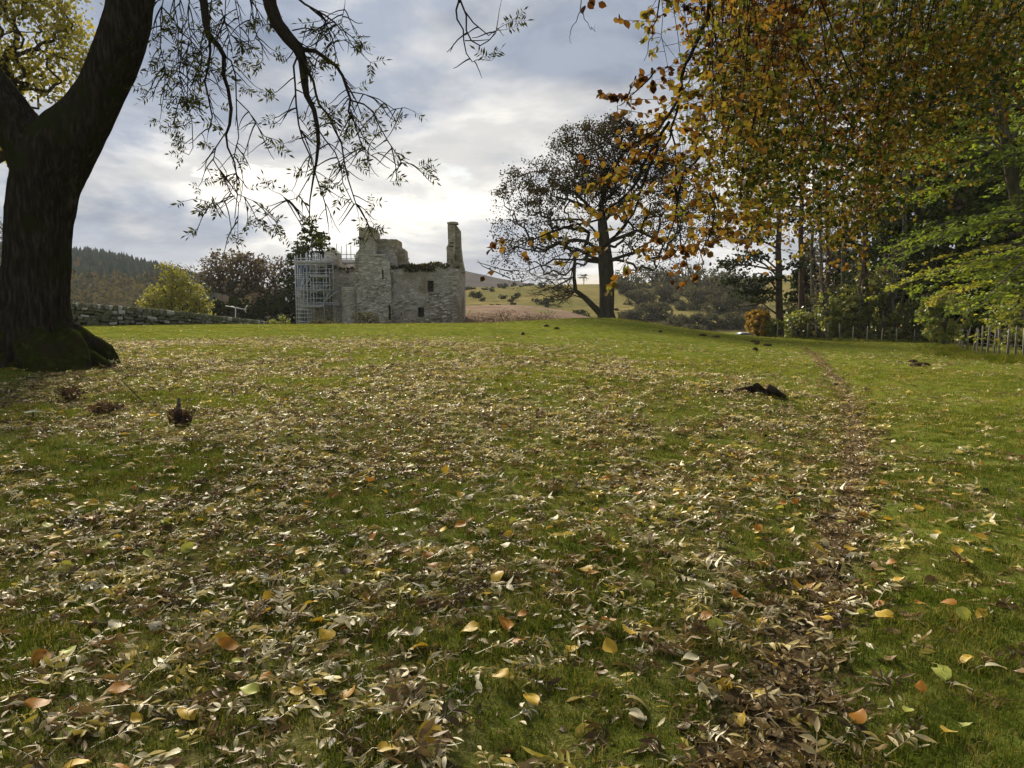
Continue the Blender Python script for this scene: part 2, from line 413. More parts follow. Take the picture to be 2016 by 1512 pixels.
def build_path():
    # resample the trodden line, ragged edges, 6 mm above the turf
    seg = np.hypot(*np.diff(PATH, axis=0).T); cum = np.concatenate([[0], np.cumsum(seg)])
    s = np.arange(0, cum[-1], .05); X = np.interp(s, cum, PATH[:, 0]); Y = np.interp(s, cum, PATH[:, 1])
    k = np.ones(29)/29; Xs = np.convolve(np.pad(X, 14, 'edge'), k, 'valid'); Ys = np.convolve(np.pad(Y, 14, 'edge'), k, 'valid')
    tx = np.gradient(Xs); ty = np.gradient(Ys); ln = np.hypot(tx, ty); nx, ny = ty/ln, -tx/ln
    V = []; m = 11
    wl = .0 + .20*fbm2(s*1.7, s*0, 5, 3); wr = .0 + .20*fbm2(s*1.7, s*0+9, 6, 3)
    taper = np.clip((s[-1]-s)/9, .35, 1)
    for q in range(m):
        t = q/(m-1); off = (-wl*(1-t)*2*(t < .5)*(1-2*t)/(1-t+1e-9) + wr*(2*t-1)*(t >= .5))*taper
        x = Xs+nx*off; y = Ys+ny*off
        V.append(np.column_stack([x, y, height(x, y) + .010 - .03*(t in (0, 1)) + .018*(fbm2(x*14, y*14, 15, 3)-.5)]))
    V = np.stack(V, 1).reshape(-1, 3); n = len(s); i = np.arange(n-1)[:, None]*m; j = np.arange(m-1)[None, :]
    Fq = np.stack([i+j, i+m+j, i+m+j+1, i+j+1], -1).reshape(-1, 4)
    me = np_mesh('path', V, Fq, True)
    if me.polygons[0].normal.z < 0: me.flip_normals()
    link('path', me, M['path'], kind='structure')
build_path()

# ------------------------------------------------------------------ hills
def hill(name, crest, D, d0, d1, zfoot, mat, amp=1.0, cols=160, rows=40, seed=1):
    px = np.linspace(crest[0][0], crest[-1][0], cols); py = np.interp(px, [c[0] for c in crest], [c[1] for c in crest])
    py = np.convolve(np.pad(py, 4, 'edge'), np.ones(9)/9, 'valid')
    t = np.concatenate([np.linspace(0, 1, rows), np.linspace(1, 1.9, 12)[1:]])
    V = []
    for tt in t:
        d = d0+(D-d0)*tt if tt <= 1 else D+(d1-D)*(tt-1)/.9
        x = (px-1008)/F*d; zc = CAMZ + (600-py)/F*D
        s = math.sin(min(tt, 1)*math.pi/2)**1.25 if tt <= 1 else 1-((tt-1)/.9)**2*.8
        z = zfoot + (zc-zfoot)*s + amp*(fbm2(x*.03, np.full_like(x, d*.03), seed, 4)-.5)*min(1, tt*2)*(1 if tt < .9 else .35)
        V.append(np.column_stack([x, np.full_like(x, d), z]))
    V = np.concatenate(V); i = np.arange(len(t)-1)[:, None]*cols; j = np.arange(cols-1)[None, :]
    me = np_mesh(name, V, np.stack([i+j, i+j+1, i+cols+j+1, i+cols+j], -1).reshape(-1, 4), True)
    o = link(name, me, mat, kind='structure')
    def at(pxq, dq):
        pyq = float(np.interp(pxq, px, py)); x = (pxq-1008)/F*dq; zc = CAMZ+(600-pyq)/F*D
        tt = (dq-d0)/(D-d0); s = math.sin(min(tt, 1)*math.pi/2)**1.25 if tt <= 1 else 1
        z = zfoot+(zc-zfoot)*s + amp*(float(fbm2(np.array([x*.03]), np.array([dq*.03]), seed, 4)[0])-.5)*min(1, tt*2)*(1 if tt < .9 else .35)
        return Vector((x, dq, z))
    return at
M['rough_grass'] = rough_mat('hill_grass', [(.070, .068, .026), (.125, .105, .042), (.18, .14, .06)], .07, .95, .6, .8, patch=[(.035, .50, .60, (.095, .09, .035)), (.12, .56, .66, (.06, .062, .028)), (.5, .60, .66, (.035, .036, .018))], bdist=.5)
M['heather'] = rough_mat('heather', [(.035, .032, .035), (.06, .052, .052), (.085, .075, .07)], .03, .95, .5, .3, bdist=.5)
M['bracken'] = rough_mat('dead_bracken', [(.095, .066, .048), (.155, .112, .085), (.21, .16, .125)], .35, .95, .9, 2.2, patch=[(.12, .56, .66, (.12, .12, .05))], bdist=.2)
M['forest_floor'] = rough_mat('forest_floor', [(.03, .035, .022), (.06, .06, .04)], .05, .95, .3)
at_wood = hill('hill', [(-900, 505), (-300, 500), (0, 514), (100, 521), (150, 526), (220, 532), (290, 548), (340, 562), (400, 575), (470, 590), (560, 605), (660, 620)], 640, 230, 900, -6, M['forest_floor'], 4, seed=2)
at_heath = hill('hill', [(600, 512), (700, 516), (800, 522), (880, 531), (915, 537), (960, 546), (1020, 557), (1080, 568), (1150, 584)], 900, 430, 1080, -6, M['heather'], 3, seed=3)
at_gold = hill('hill', [(760, 572), (840, 568), (900, 569), (960, 568), (1050, 563), (1150, 561), (1250, 561), (1330, 559), (1400, 557), (1450, 552), (1520, 547), (1600, 540), (1750, 530), (2000, 524), (2600, 520)], 380, 150, 560, -5, M['rough_grass'], 2.0, cols=220, rows=60, seed=4)
at_brk = hill('bank', [(830, 640), (870, 606), (920, 602), (1000, 600), (1060, 603), (1110, 611), (1180, 630), (1230, 648)], 128, 84, 150, -2.6, M['bracken'], .8, seed=5)

# ------------------------------------------------------------------ foliage and tree builders
TPL_QUAD = (np.array([[0, 0, 0], [-.5, .5, .08], [0, 1, 0], [.5, .5, .08]]), np.array([[0, 1, 2, 3]]))
TPL_LEAF = (np.array([[0, 0, 0], [-.36, .28, .06], [-.34, .68, .07], [0, 1, -.05], [.34, .68, .07], [.36, .28, .06]]), np.array([[0, 3, 2, 1], [0, 5, 4, 3]]))
TPL_BEECH = (np.array([[0, 0, 0], [-.40, .30, .07], [-.36, .66, .08], [0, 1, -.10], [.36, .66, .08], [.40, .30, .07]]), np.array([[0, 3, 2, 1], [0, 5, 4, 3]]))
TPL_NARROW = (np.array([[0, 0, 0], [-.16, .45, .03], [0, 1, -.03], [.16, .45, .03]]), np.array([[0, 1, 2, 3]]))
def unit(a): return a/np.maximum(np.linalg.norm(a, axis=-1, keepdims=True), 1e-9)
def leaf_mesh(name, C, axis, normal, size, tpl, tint=None):
    TV, TF = tpl; n = len(C); k = len(TV)
    y = unit(axis); x = unit(np.cross(y, normal)); z = np.cross(x, y); size = np.broadcast_to(size, (n,))
    V = C[:, None, :] + size[:, None, None]*(TV[None, :, 0:1]*x[:, None] + TV[None, :, 1:2]*y[:, None] + TV[None, :, 2:3]*z[:, None])
    Fc = (TF[None] + (np.arange(n)*k)[:, None, None]).reshape(-1, TF.shape[1])
    me = np_mesh(name, V.reshape(-1, 3), Fc)
    if tint is not None:
        a = me.attributes.new('tint', 'FLOAT', 'POINT'); a.data.foreach_set('value', np.repeat(np.clip(tint, 0, 1), k).astype(np.float32))
    return me
def rdir(n): return unit(rng.normal(size=(n, 3)))
def sample_ell(ells, n, shell=.28, zmin=None):
    vol = np.array([e[1][0]*e[1][1]*e[1][2] for e in ells]); pick = rng.choice(len(ells), n, p=vol/vol.sum())
    d = rdir(n); r = rng.random(n)**shell
    c = np.array([e[0] for e in ells])[pick]; q = np.array([e[1] for e in ells])[pick]
    return c + d*q*r[:, None]
def skeleton(trunk, targets, step, first, updrag=.5, bend=.35, jit=.06, prim=()):
    nodes = [np.array(p, float) for p in trunk]; par = [-1]+list(range(len(trunk)-1))
    nt_ = len(trunk)
    for (si, e) in prim:            # main limbs sweeping out from the stem
        a = nodes[si]; e = np.array(e, float); L = np.linalg.norm(e-a); k = max(4, int(L/step)); prev = si
        up = np.array([0, 0, L*.10]); w1 = rng.normal(size=3)*L*.05
        for q in range(1, k+1):
            u = q/k; nodes.append(a+(e-a)*u + up*math.sin(math.pi*u) + w1*math.sin(2*math.pi*u) + rng.normal(size=3)*L*.008); par.append(prev); prev = len(nodes)-1
    arr = np.zeros((len(nodes)+len(targets)*40, 3)); arr[:len(nodes)] = nodes; n = len(nodes)
    piv = np.array(trunk[first]); order = np.argsort(np.linalg.norm(targets-piv, axis=1)); tips = []
    for t in targets[order]:
        c = arr[first:n]; dv = t-c; d = np.linalg.norm(dv, axis=1) + updrag*np.maximum(0, c[:, 2]-t[2])
        i = int(np.argmin(d))+first; p0 = arr[i]; L = np.linalg.norm(t-p0)
        if L < 1e-3: continue
        k = min(38, max(1, int(math.ceil(L/step))))
        pd = p0-arr[par[i]] if par[i] >= 0 else np.array([0, 0, 1.]); pd = pd/max(np.linalg.norm(pd), 1e-6)
        ctrl = p0 + pd*L*bend; prev = i
        for q in range(1, k+1):
            u = q/k; pt = (1-u)**2*p0 + 2*u*(1-u)*ctrl + u*u*t
            if q < k: pt = pt + rng.normal(size=3)*step*jit*2
            arr[n] = pt; par.append(prev); prev = n; n += 1
            if n >= len(arr)-45: arr = np.vstack([arr, np.zeros((4000, 3))])
        tips.append(prev)
    return arr[:n], np.array(par), np.array(tips)
def limb_meshes(arr, par, tips, rt, rtrunk, sides=5, minr=0.0):
    n = len(arr); w = np.zeros(n)
    w[tips] += 1
    for i in range(n-1, 0, -1): w[par[i]] += w[i]
    w = np.maximum(w, 1); e = math.log(rtrunk/rt)/math.log(max(w[0], 2)); R = rt*w**e
    kids = [[] for _ in range(n)]
    for i in range(1, n): kids[par[i]].append(i)
    trunk, rest = MB(), MB(); stack = [(0, None)]
    while stack:
        s, pr = stack.pop(); ch = [s] if pr is None else [pr, s]; cur = s
        while kids[cur]:
            ks = sorted(kids[cur], key=lambda q: -w[q])
            for q in ks[1:]: stack.append((q, cur))
            cur = ks[0]; ch.append(cur)
        rad = [R[q] for q in ch]
        if pr is not None:
            cap = .48*R[pr]; rad = [min(q, cap) for q in rad]; rad[0] = min(rad[0], rad[1]*1.15)
        if len(ch) < 2 or max(rad) < minr: continue
        big = pr is None
        (trunk if big else rest).tube([arr[q] for q in ch], rad, 12 if big else (sides if rad[0] < .06 else sides+2), caps=False)
    return trunk, rest, R
def make_tree(name, label, base, trunk_pts, ells, ntgt, rtrunk, leafmat, bark, nleaf=0, lsize=.1, tpl=TPL_LEAF, step=.5, rt=.01, spread=.35, first=2, group=None, cat='tree', shell=.28, droop=.0, sides=4, updrag=.5, flat=0.0, density=None, bend=.35, flare=1.5, prim=()):
    """base: world point; trunk_pts/ells relative to base"""
    root = empty(name, base, label, cat, group)
    tg = sample_ell(ells, ntgt, shell)
    arr, par, tips = skeleton(trunk_pts, tg, step, first, updrag, bend, prim=prim)
    tr, rest, R = limb_meshes(arr, par, tips, rt, rtrunk, sides)
    # root flare
    for k in range(min(12, len(tr.v))):
        v = Vector(tr.v[k]); c = Vector(trunk_pts[0]); tr.v[k] = tuple(c + (v-c)*flare)
    tr.build('trunk', bark, root, True, fix=False)
    if rest.v: rest.build('limb', bark, root, True, fix=False, kind='stuff')
    if nleaf:
        thin = np.where(R < rt*2.2)[0]; thin = thin[thin >= len(trunk_pts)]
        if density is not None:
            p = density(arr[thin]); p = p/p.sum()
        else: p = None
        pick = rng.choice(thin, nleaf, p=p)
        C = arr[pick] + rng.normal(size=(nleaf, 3))*spread*np.array([1, 1, .8]); ax = rdir(nleaf); ax[:, 2] -= droop
        nm = rdir(nleaf); nm[:, 2] += flat*np.sign(nm[:, 2]+1e-6)
        me = leaf_mesh('crown', C, ax, nm, lsize*rng.uniform(.7, 1.3, nleaf), tpl)
        link('crown', me, leafmat, root, kind='stuff')
    return root
def bush(name, label, base, rx, ry, rz, n, lsize, leafmat, bark, group=None, cat='bush', stems=9, tpl=TPL_QUAD, lump=3, flat=0.0):
    root = empty(name, base, label, cat, group)
    mb = MB()
    for k in range(stems):
        a = rng.uniform(0, 6.28); q = rng.uniform(.3, .85)
        tip = Vector((math.cos(a)*rx*q, math.sin(a)*ry*q, rz*rng.uniform(.9, 1.55)))
        mid = Vector((tip.x*.35+rng.normal()*.08*rx, tip.y*.35, tip.z*.55))
        mb.tube([(math.cos(a)*.1*rx, math.sin(a)*.1*rx, -.15), mid, tip], [rx*.035, rx*.024, rx*.01], 4, False)
    mb.build('stem', bark, root, True, fix=False, kind='stuff')
    ell = [((0, 0, rz), (rx, ry, rz))]
    for k in range(lump):
        a = rng.uniform(0, 6.28); ell.append(((math.cos(a)*rx*.55, math.sin(a)*ry*.55, rz*rng.uniform(.8, 1.4)), (rx*.55, ry*.55, rz*.6)))
    for k in range(3):
        a = rng.uniform(0, 6.28); ell.append(((math.cos(a)*rx*.45, math.sin(a)*ry*.45, rz*.3), (rx*.72, ry*.72, rz*.42)))
    C = sample_ell(ell, n, .45); C[:, 2] = np.maximum(C[:, 2], .03)
    # clumping: pull towards clump centres
    cc = sample_ell(ell, max(6, n//60), .4); d = np.linalg.norm(C[:, None]-cc[None], axis=2).argmin(1); C = C*.62 + cc[d]*.38
    C[:, 2] = np.maximum(C[:, 2], .03)
    nm = rdir(n); nm[:, 2] += flat
    link('foliage', leaf_mesh('foliage', C, rdir(n), nm, lsize*rng.uniform(.6, 1.4, n), tpl), leafmat, root, kind='stuff')
    return root

# ------------------------------------------------------------------ castle ruin and its scaffolding
STONE_PATCH = [(.16, .50, .62, (.25, .215, .165)), (.35, .56, .70, (.20, .18, .13)), (.8, .60, .70, (.48, .46, .42)), (.22, .60, .72, (.15, .15, .095))]
M['stone'] = rough_mat('castle_stone', [(.23, .215, .195), (.35, .33, .30), (.46, .435, .40)], .7, .95, .9, 5, voronoi=1.9, patch=STONE_PATCH, bdist=.10)
M['stone_brown'] = rough_mat('weathered_and_shaded_stone', [(.17, .148, .095), (.27, .235, .155), (.37, .325, .235)], .8, .95, .9, 5, voronoi=2.2, patch=[(.6, .55, .68, (.075, .075, .035))], bdist=.08)  # weathered chimney stone; on the wing its darker tone stands for shadow
M['stone_pale'] = rough_mat('dressed_stone', [(.30, .285, .26), (.42, .40, .365), (.52, .50, .455)], 2, .9, .5, 8)
M['turf'] = rough_mat('wall_head_turf', [(.035, .03, .012), (.075, .06, .022), (.11, .085, .03)], 1.5, .98, 1, 6)
M['dark'] = rough_mat('painted_hole_shade', [(.006, .006, .006), (.012, .012, .011)], 2, .95, 0)  # near-black colour standing in for shade inside the chimney pockets
M['steel'] = rough_mat('galvanised_tube', [(.24, .265, .31), (.34, .365, .41), (.44, .46, .50)], 4, .55, 0, spec=.4, metal=.1)
M['board'] = rough_mat('scaffold_board', [(.24, .245, .26), (.34, .345, .35), (.44, .44, .44)], 2, .8, .2)
M['sheet'] = rough_mat('blue_grey_netting', [(.05, .065, .10), (.085, .10, .14), (.12, .14, .18)], .6, .8, .3, 3)

CD = 100.0
def cx(px, y=CD): return (px-1008)/F*y
def cz(py, y=CD): return P(1008, py, y).z
castle = empty('castle_ruin', (cx(760), CD, cz(650)), 'roofless grey stone castle ruin with tall chimneys standing beyond the grass crest', 'castle')
CO = castle.location.copy()
def cpart(mb, name, mat, smooth=False, **k):
    mb.v = [tuple(Vector(v)-CO) for v in mb.v]
    return mb.build(name, mat, castle, smooth, **k)
def rag(p0, p1, n, amp):
    """ragged outline between two pixel points"""
    out = []
    for i in range(n+1):
        t = i/n; out.append((p0[0]+(p1[0]-p0[0])*t, p0[1]+(p1[1]-p0[1])*t + (random.uniform(-amp, amp) if 0 < i < n else 0)))
    return out
def slab(name, outline, y0, y1, mat, holes=(), hole_depth=2.6):
    mb = MB(); mb.prism([(cx(a, y0), cz(b, y0)) for a, b in outline], 'y', y0, y1)
    o = cpart(mb, name, mat)
    for (a, b, c, d) in holes:
        cu = MB(); x0, x1 = cx(a, y0), cx(b, y0); z1, z0 = cz(c, y0), cz(d, y0)
        cu.box(((x0+x1)/2, y0+hole_depth/2-.5, (z0+z1)/2), (x1-x0, hole_depth+1, z1-z0))
        cu.v = [tuple(Vector(v)-CO) for v in cu.v]; c_ = cu.build('cutter', M['dark'], castle)
        bpy.context.view_layer.update()
        md = o.modifiers.new('b', 'BOOLEAN'); md.object = c_; md.operation = 'DIFFERENCE'; md.solver = 'EXACT'
        bpy.context.view_layer.update()
        me = bpy.data.meshes.new_from_object(o.evaluated_get(bpy.context.evaluated_depsgraph_get()))
        o.modifiers.clear(); o.data = me; bpy.data.objects.remove(c_)
    return o
# right block, with its shot-holes and two square windows
right_wall = slab('wall', [(772, 664), (772, 531), *rag((772, 531), (800, 527), 5, 1), *rag((800, 527), (845, 525), 7, 1.2), *rag((846, 520), (866, 521), 4, 1), (884, 526), (897, 528), (897, 664)], 98.5, 108, M['stone'],
     [(843, 855, 553, 575), (823.5, 836, 605, 624), (789.5, 792, 617, 621)])
mb = MB(); # rounded right corner returning into depth
pl = [(cx(897, 98.5), 98.52), (cx(903, 98.9), 98.9), (cx(908, 99.8), 99.8), (cx(912, 101.5), 101.5), (cx(915.5, 104), 104), (cx(917, 107), 107), (cx(897, 107), 107)]
mb.prism(pl, 'z', cz(670), cz(531)); cpart(mb, 'corner_tower', M['stone'])
mb = MB()   # tall chimney gable on the corner
mb.prism([(cx(a, 99.3), cz(b, 99.3)) for a, b in [(881, 536), (881, 494), (880, 488), (884, 480), (883, 444), (884, 442), (897, 442), (898, 536)]], 'y', 99.3, 101.0)
tall_stack = cpart(mb, 'chimney', M['stone_brown'])
mb = MB()
mb.prism([(cx(a, 100.2), cz(b, 100.2)) for a, b in [(897, 536), (897, 441), (901, 444), (906, 451), (907, 484), (910, 512), (914, 531), (915, 536)]], 'y', 100.2, 103.5)
cpart(mb, 'chimney', M['stone_brown'])
mb = MB(); mb.box((cx(893, 99.9), 100.1, cz(440, 99.9)), (cx(902)-cx(883)+.1, 2.0, .22), jit=.03); mb.box((cx(893, 99.9), 100.1, cz(438.5, 99.9)), (.75, 1.5, .18), jit=.05)
cpart(mb, 'chimney_cap', M['stone_brown']).parent = tall_stack
for (a, b) in ((478, 3), (485, 2.4)):   # dark panels on the chimney face, painted as shade of pocket holes
    mb = MB(); mb.box((cx(890, 99.2), 99.28, cz(a, 99.2)), (.55, .06, .12)); cpart(mb, 'hole_shade_panel', M['dark']).parent = tall_stack
for k, (py, r) in enumerate(((545, 1.02), (549, .92), (553.5, .78))):    # corbel courses
    mb = MB(); n = 18; c = Vector((cx(889, 98.5), 98.9, cz(py, 98.5)))
    pts = [(c.x+math.cos(math.pi*q/n+math.pi)*r, c.y+math.sin(math.pi*q/n+math.pi)*r*.75) for q in range(n+1)]
    mb.prism(pts, 'z', c.z-.09, c.z+.09); cpart(mb, 'corbel_course', M['stone_pale'])
mb = MB(); c = Vector((cx(889, 98.5), 98.9, 0)); n = 16
mb.prism([(c.x+math.cos(math.pi*q/n+math.pi)*.95, c.y+math.sin(math.pi*q/n+math.pi)*.7) for q in range(n+1)], 'z', cz(543, 98.5), cz(529, 98.5))
cpart(mb, 'turret', M['stone'])
# tower with its big stack
tower_wall = slab('tower', [(704, 664), (704, 500), (706, 496), (709, 493), (711, 490), (711, 470), (742, 470), (742, 500), (753, 503), (769, 515), (772, 560), (772, 664)], 97.8, 105, M['stone'],
     [(754.5, 757.5, 531, 550), (766, 770.5, 600, 630)])
slab('chimney', [(711, 475), (711, 449), *rag((711, 448), (735, 446), 6, 1.3), (740, 450), (745, 457), (745, 475)], 98.2, 101, M['stone_brown'])
slab('chimney', [(738, 520), (741, 478), (751, 476), (752, 471), *rag((752, 470.5), (784, 471), 6, .7), (785, 474), (785, 520)], 99.5, 104, M['stone_brown'])
mb = MB()   # blind gable in front of it
mb.prism([(cx(a, 99.2), cz(b, 99.2)) for a, b in [(747, 512), (752, 500), (766, 483), (772, 487), (783, 504), (785, 530), (747, 530)]], 'y', 99.2, 99.9); cpart(mb, 'gable', M['stone'])
slab('chimney', [(784, 524), (784, 491), (791, 489), (795, 488), (800, 493), (801, 506), (804, 507), (801, 510), (808, 521), (808, 526)], 100.5, 103, M['stone_brown'])
mb = MB(); mb.box((cx(748, 97.8), 97.75, cz(502, 97.8)), (1.7, .3, .16)); cpart(mb, 'string_course', M['stone_pale'])
# curtain wall and round tower foot
slab('wall', [(656, 664), (656, 560), (660, 545), (663, 531), (667, 516), (670, 528), *rag((672, 531), (684, 534), 3, 2), (690, 531), (699, 530), (706, 526), (706, 664)], 100.5, 104, M['stone'])
mb = MB(); n = 20; c = Vector((cx(690, 98), 99.6)); rr = 1.55
mb.prism([(c.x+math.cos(math.pi*q/n+math.pi)*rr*.86, c.y+math.sin(math.pi*q/n+math.pi)*rr) for q in range(n+1)], 'z', cz(668), cz(571)); cpart(mb, 'round_tower', M['stone'], smooth=False)
for k in range(4):
    mb = MB(); rk = rr*(.94+.035*k)
    mb.prism([(c.x+math.cos(math.pi*q/n+math.pi)*rk*.86, c.y+math.sin(math.pi*q/n+math.pi)*rk) for q in range(n+1)], 'z', cz(577-3.0*k), cz(574.8-3.0*k)+.02); cpart(mb, 'corbel_course', M['stone_pale'])
# wing behind the scaffold; darker stone and enlarged openings put shadow into it
slab('wall', [(588, 664), (588, 522), (640, 519), (668, 516), (672, 540), (672, 664)], 101.2, 106, M['stone_brown'], [(604, 618, 530, 552), (624, 654, 526, 546), (600, 668, 578, 604), (618, 652, 550, 568), (592, 606, 612, 640)], 3.2)
slab('turret', [(643, 522), (643, 496), *rag((644, 494), (652, 490), 3, .6), (660, 491), (668, 498), (668, 522)], 100.4, 103, M['stone'])
# turf along the wall heads
def turf(px0, px1, py, y, w, n, name='wall_head_turf'):
    C = []; 
    for k in range(n):
        px = random.uniform(px0, px1); C.append((cx(px, y)-CO.x, y+random.uniform(-.1, w)-CO.y, cz(py(px), y)+random.uniform(-.25, .35)-CO.z))
    C = np.array(C); ax = rdir(n); ax[:, 2] = np.abs(ax[:, 2])*.6
    link(name, leaf_mesh(name, C, ax, rdir(n), .28*rng.uniform(.6, 1.5, n), TPL_QUAD), M['turf_leaf'], castle, kind='stuff')
M['turf_leaf'] = leaf_mat('wall_turf_leaf', [(.05, .04, .016), (.09, .075, .025), (.07, .08, .02)], .2, gloss=.0)
turf(772, 884, lambda p: np.interp(p, [772, 800, 845, 850, 866, 884], [532, 528, 526, 522, 522, 528]), 98.5, .8, 900)
turf(800, 858, lambda p: 532, 98.42, .05, 160)
turf(664, 704, lambda p: np.interp(p, [664, 670, 685, 704], [530, 532, 535, 530]), 100.5, .6, 160)
# rubble standing proud of the face, stone by stone
stone_me = []
for k in range(5):
    b = MB(); b.box((0, 0, 0), (1, 1, 1), jit=.10); me = b.mesh('stone'); 
    bm = bmesh.new(); bm.from_mesh(me); bmesh.ops.bevel(bm, geom=bm.edges[:], offset=.12, segments=1, affect='EDGES'); bm.to_mesh(me); bm.free()
    me.materials.append(M['stone_pale'] if k % 2 else M['stone']); stone_me.append(me)
def proud(px, py, y, w, h):
    o = bpy.data.objects.new('stone', random.choice(stone_me)); COL.objects.link(o); o.parent = right_wall if px > 770 else tower_wall
    o.location = Vector((cx(px, y), y, cz(py, y)))-CO; o.scale = (w, random.uniform(.14, .26), h); o.rotation_euler = (0, random.uniform(-.08, .08), random.uniform(-.06, .06))
for k in range(95):
    px = random.uniform(848, 894); py = random.uniform(575, 640)
    if 823 < px < 838 and 602 < py < 627: continue
    proud(px, py, 98.5, random.uniform(.25, .6), random.uniform(.14, .28))
for k in range(45):
    px = random.uniform(775, 845); py = random.uniform(590, 642)
    if 817 < px < 842 and 600 < py < 629: continue
    proud(px, py, 98.5, random.uniform(.25, .55), random.uniform(.12, .24))
for py in np.arange(534, 645, 5.2):   # quoins
    proud(773.5+random.uniform(-.3, .3), py, 98.55, random.choice((.35, .55)), .30); proud(895.5, py+2, 98.55, random.choice((.35, .55)), .30)
for py in np.arange(505, 565, 5.6): proud(705, py, 97.85, random.choice((.35, .5)), .3)
for k in range(50): proud(random.uniform(706, 764), random.uniform(560, 640), 97.8, random.uniform(.25, .5), random.uniform(.12, .22))

scaf = empty('scaffolding', (cx(625), 98.5, cz(648)), 'galvanised tube scaffolding with board platforms against the castle wing', 'scaffold')
SO = scaf.location.copy()
def spart(name, mat, fn, **k):
    mb = MB(); fn(mb); mb.v = [tuple(Vector(v)-SO) for v in mb.v]; return mb.build(name, mat, scaf, True, **k)
TR = .05
for (px, y, t, b) in [(585, 98.0, 503, 650), (594, 98.0, 528, 650), (601, 98.0, 530, 650), (614.5, 98.0, 495, 652), (621, 99.6, 499, 650), (629, 98.3, 498, 575), (640, 98.0, 550, 634), (652, 98.0, 528, 606), (659, 98.0, 513, 575), (586, 100.3, 505, 650), (607, 100.3, 499, 650), (590, 97.95, 502, 650), (608, 97.95, 524, 650), (626, 97.95, 500, 606), (646, 97.95, 505, 606), (620, 97.95, 545, 650), (633, 100.3, 498, 650), (644, 100.3, 500, 600), (597, 100.3, 500, 650),
                      (609, 99, 496, 522), (590, 99, 506, 522), (625, 99, 497, 522), (637, 99, 503, 522),
                      (667, 101.0, 480, 514), (676, 102.2, 484, 514), (686, 101.0, 480, 536), (694.5, 102.2, 484, 514)]:
    spart('standard', M['steel'], lambda mb: mb.tube([(cx(px, y), y, cz(b, y)), (cx(px, y), y, cz(t, y))], TR, 6))
for (a, b, py, y, py2) in [(585, 660, 521, 97.95, 520), (585, 660, 509, 97.95, 508), (583, 636, 514, 100.2, 513), (614, 660, 530, 97.95, 529), (600, 660, 537, 97.95, 536), (585, 616, 548, 97.95, 548), (615, 652, 556, 97.95, 556), (615, 650, 564, 97.95, 563), (585, 655, 571, 97.95, 570), (585, 612, 580, 97.95, 580), (596, 650, 587, 97.95, 587), (596, 668, 595, 97.95, 596), (596, 670, 598.5, 97.95, 599),
                       (596, 640, 604, 97.95, 601), (585, 616, 610, 97.95, 610), (585, 616, 625, 97.95, 625), (585, 616, 632, 97.95, 634), (585, 614, 640, 97.95, 640), (585, 612, 545, 100.2, 545), (585, 612, 571, 100.2, 571), (585, 612, 600, 100.2, 600), (585, 660, 513, 97.95, 513), (585, 652, 541, 97.95, 541), (600, 655, 561, 97.95, 561), (585, 640, 567, 97.95, 567), (585, 616, 591, 97.95, 591), (585, 640, 608, 100.2, 608), (585, 616, 617, 97.95, 617), (585, 616, 645, 97.95, 645),
                       (667, 703, 501, 101, 501), (667, 703, 509, 101, 509)]:
    spart('ledger', M['steel'], lambda mb: mb.tube([(cx(a, y), y, cz(py, y)), (cx(b, y), y, cz(py2, y))], TR, 6))
for (a, py, b, py2) in [(640, 594, 652, 574), (640, 594, 668, 571), (586, 604, 601, 548), (601, 530, 614, 512), (615, 576, 640, 569), (637, 604, 641, 594), (602, 566, 614, 548)]:
    spart('brace', M['steel'], lambda mb: mb.tube([(cx(a, 97.9), 97.9, cz(py, 97.9)), (cx(b, 97.9), 97.9, cz(py2, 97.9))], TR, 6))
for px in (585, 601, 614.5, 640, 659):
    for py in (521, 548, 571, 604, 636):
        if px > 630 and py > 610: continue
        spart('transom', M['steel'], lambda mb: mb.tube([(cx(px, 98), 97.9, cz(py-.4, 98)), (cx(px, 98), 100.4, cz(py-.4, 98))], TR, 5))
for (a, b, py, y0, y1) in [(585, 660, 518, 98.0, 100.3), (614, 652, 545.5, 98.0, 100.3), (585, 655, 573, 98.0, 100.3), (596, 640, 605, 98.0, 100.2), (585, 612, 582, 98, 100.2), (585, 614, 637, 98, 100.2), (668, 703, 516, 100.8, 102.4)]:
    for q in range(4):
        yy = y0+(y1-y0)*(q+.5)/4
        spart('board', M['board'], lambda mb: mb.box((cx((a+b)/2, 98), yy, cz(py, 98)-.02*q), (cx(b, 98)-cx(a, 98), (y1-y0)/4-.03, .06)))
for (a, b, py, h) in [(585, 660, 516, .30), (614, 652, 544, .22), (596, 640, 603, .2), (668, 703, 514.5, .22)]:
    spart('toe_board', M['board'], lambda mb: mb.box((cx((a+b)/2, 98), 97.88 if a < 660 else 100.7, cz(py, 98)), (cx(b, 98)-cx(a, 98), .04, h)))
for (pa, ya, pb, yb) in [(602, 572, 611, 524), (598, 606, 606, 574), (602, 640, 611, 606)]:   # ladders
    L0 = Vector((cx(pa, 98.6), 98.4, cz(ya, 98.6))); L1 = Vector((cx(pb, 98.6), 98.9, cz(yb, 98.6)))
    lad = bpy.data.objects.new('ladder', None); COL.objects.link(lad); lad.parent = scaf
    for s in (-.2, .2): spart('ladder_rail', M['steel'], lambda mb: mb.tube([L0+Vector((s, 0, 0)), L1+Vector((s, 0, 0))], .035, 5)).parent = lad
    n = int((L1-L0).length/.3)
    for q in range(1, n): spart('ladder_rung', M['steel'], lambda mb: mb.tube([L0.lerp(L1, q/n)+Vector((-.2, 0, 0)), L0.lerp(L1, q/n)+Vector((.2, 0, 0))], .02, 4)).parent = lad
spart('netting', M['sheet'], lambda mb: mb.box((cx(600, 100.6), 100.75, cz(545, 100.6)), (cx(613)-cx(587), .04, 3.6)))

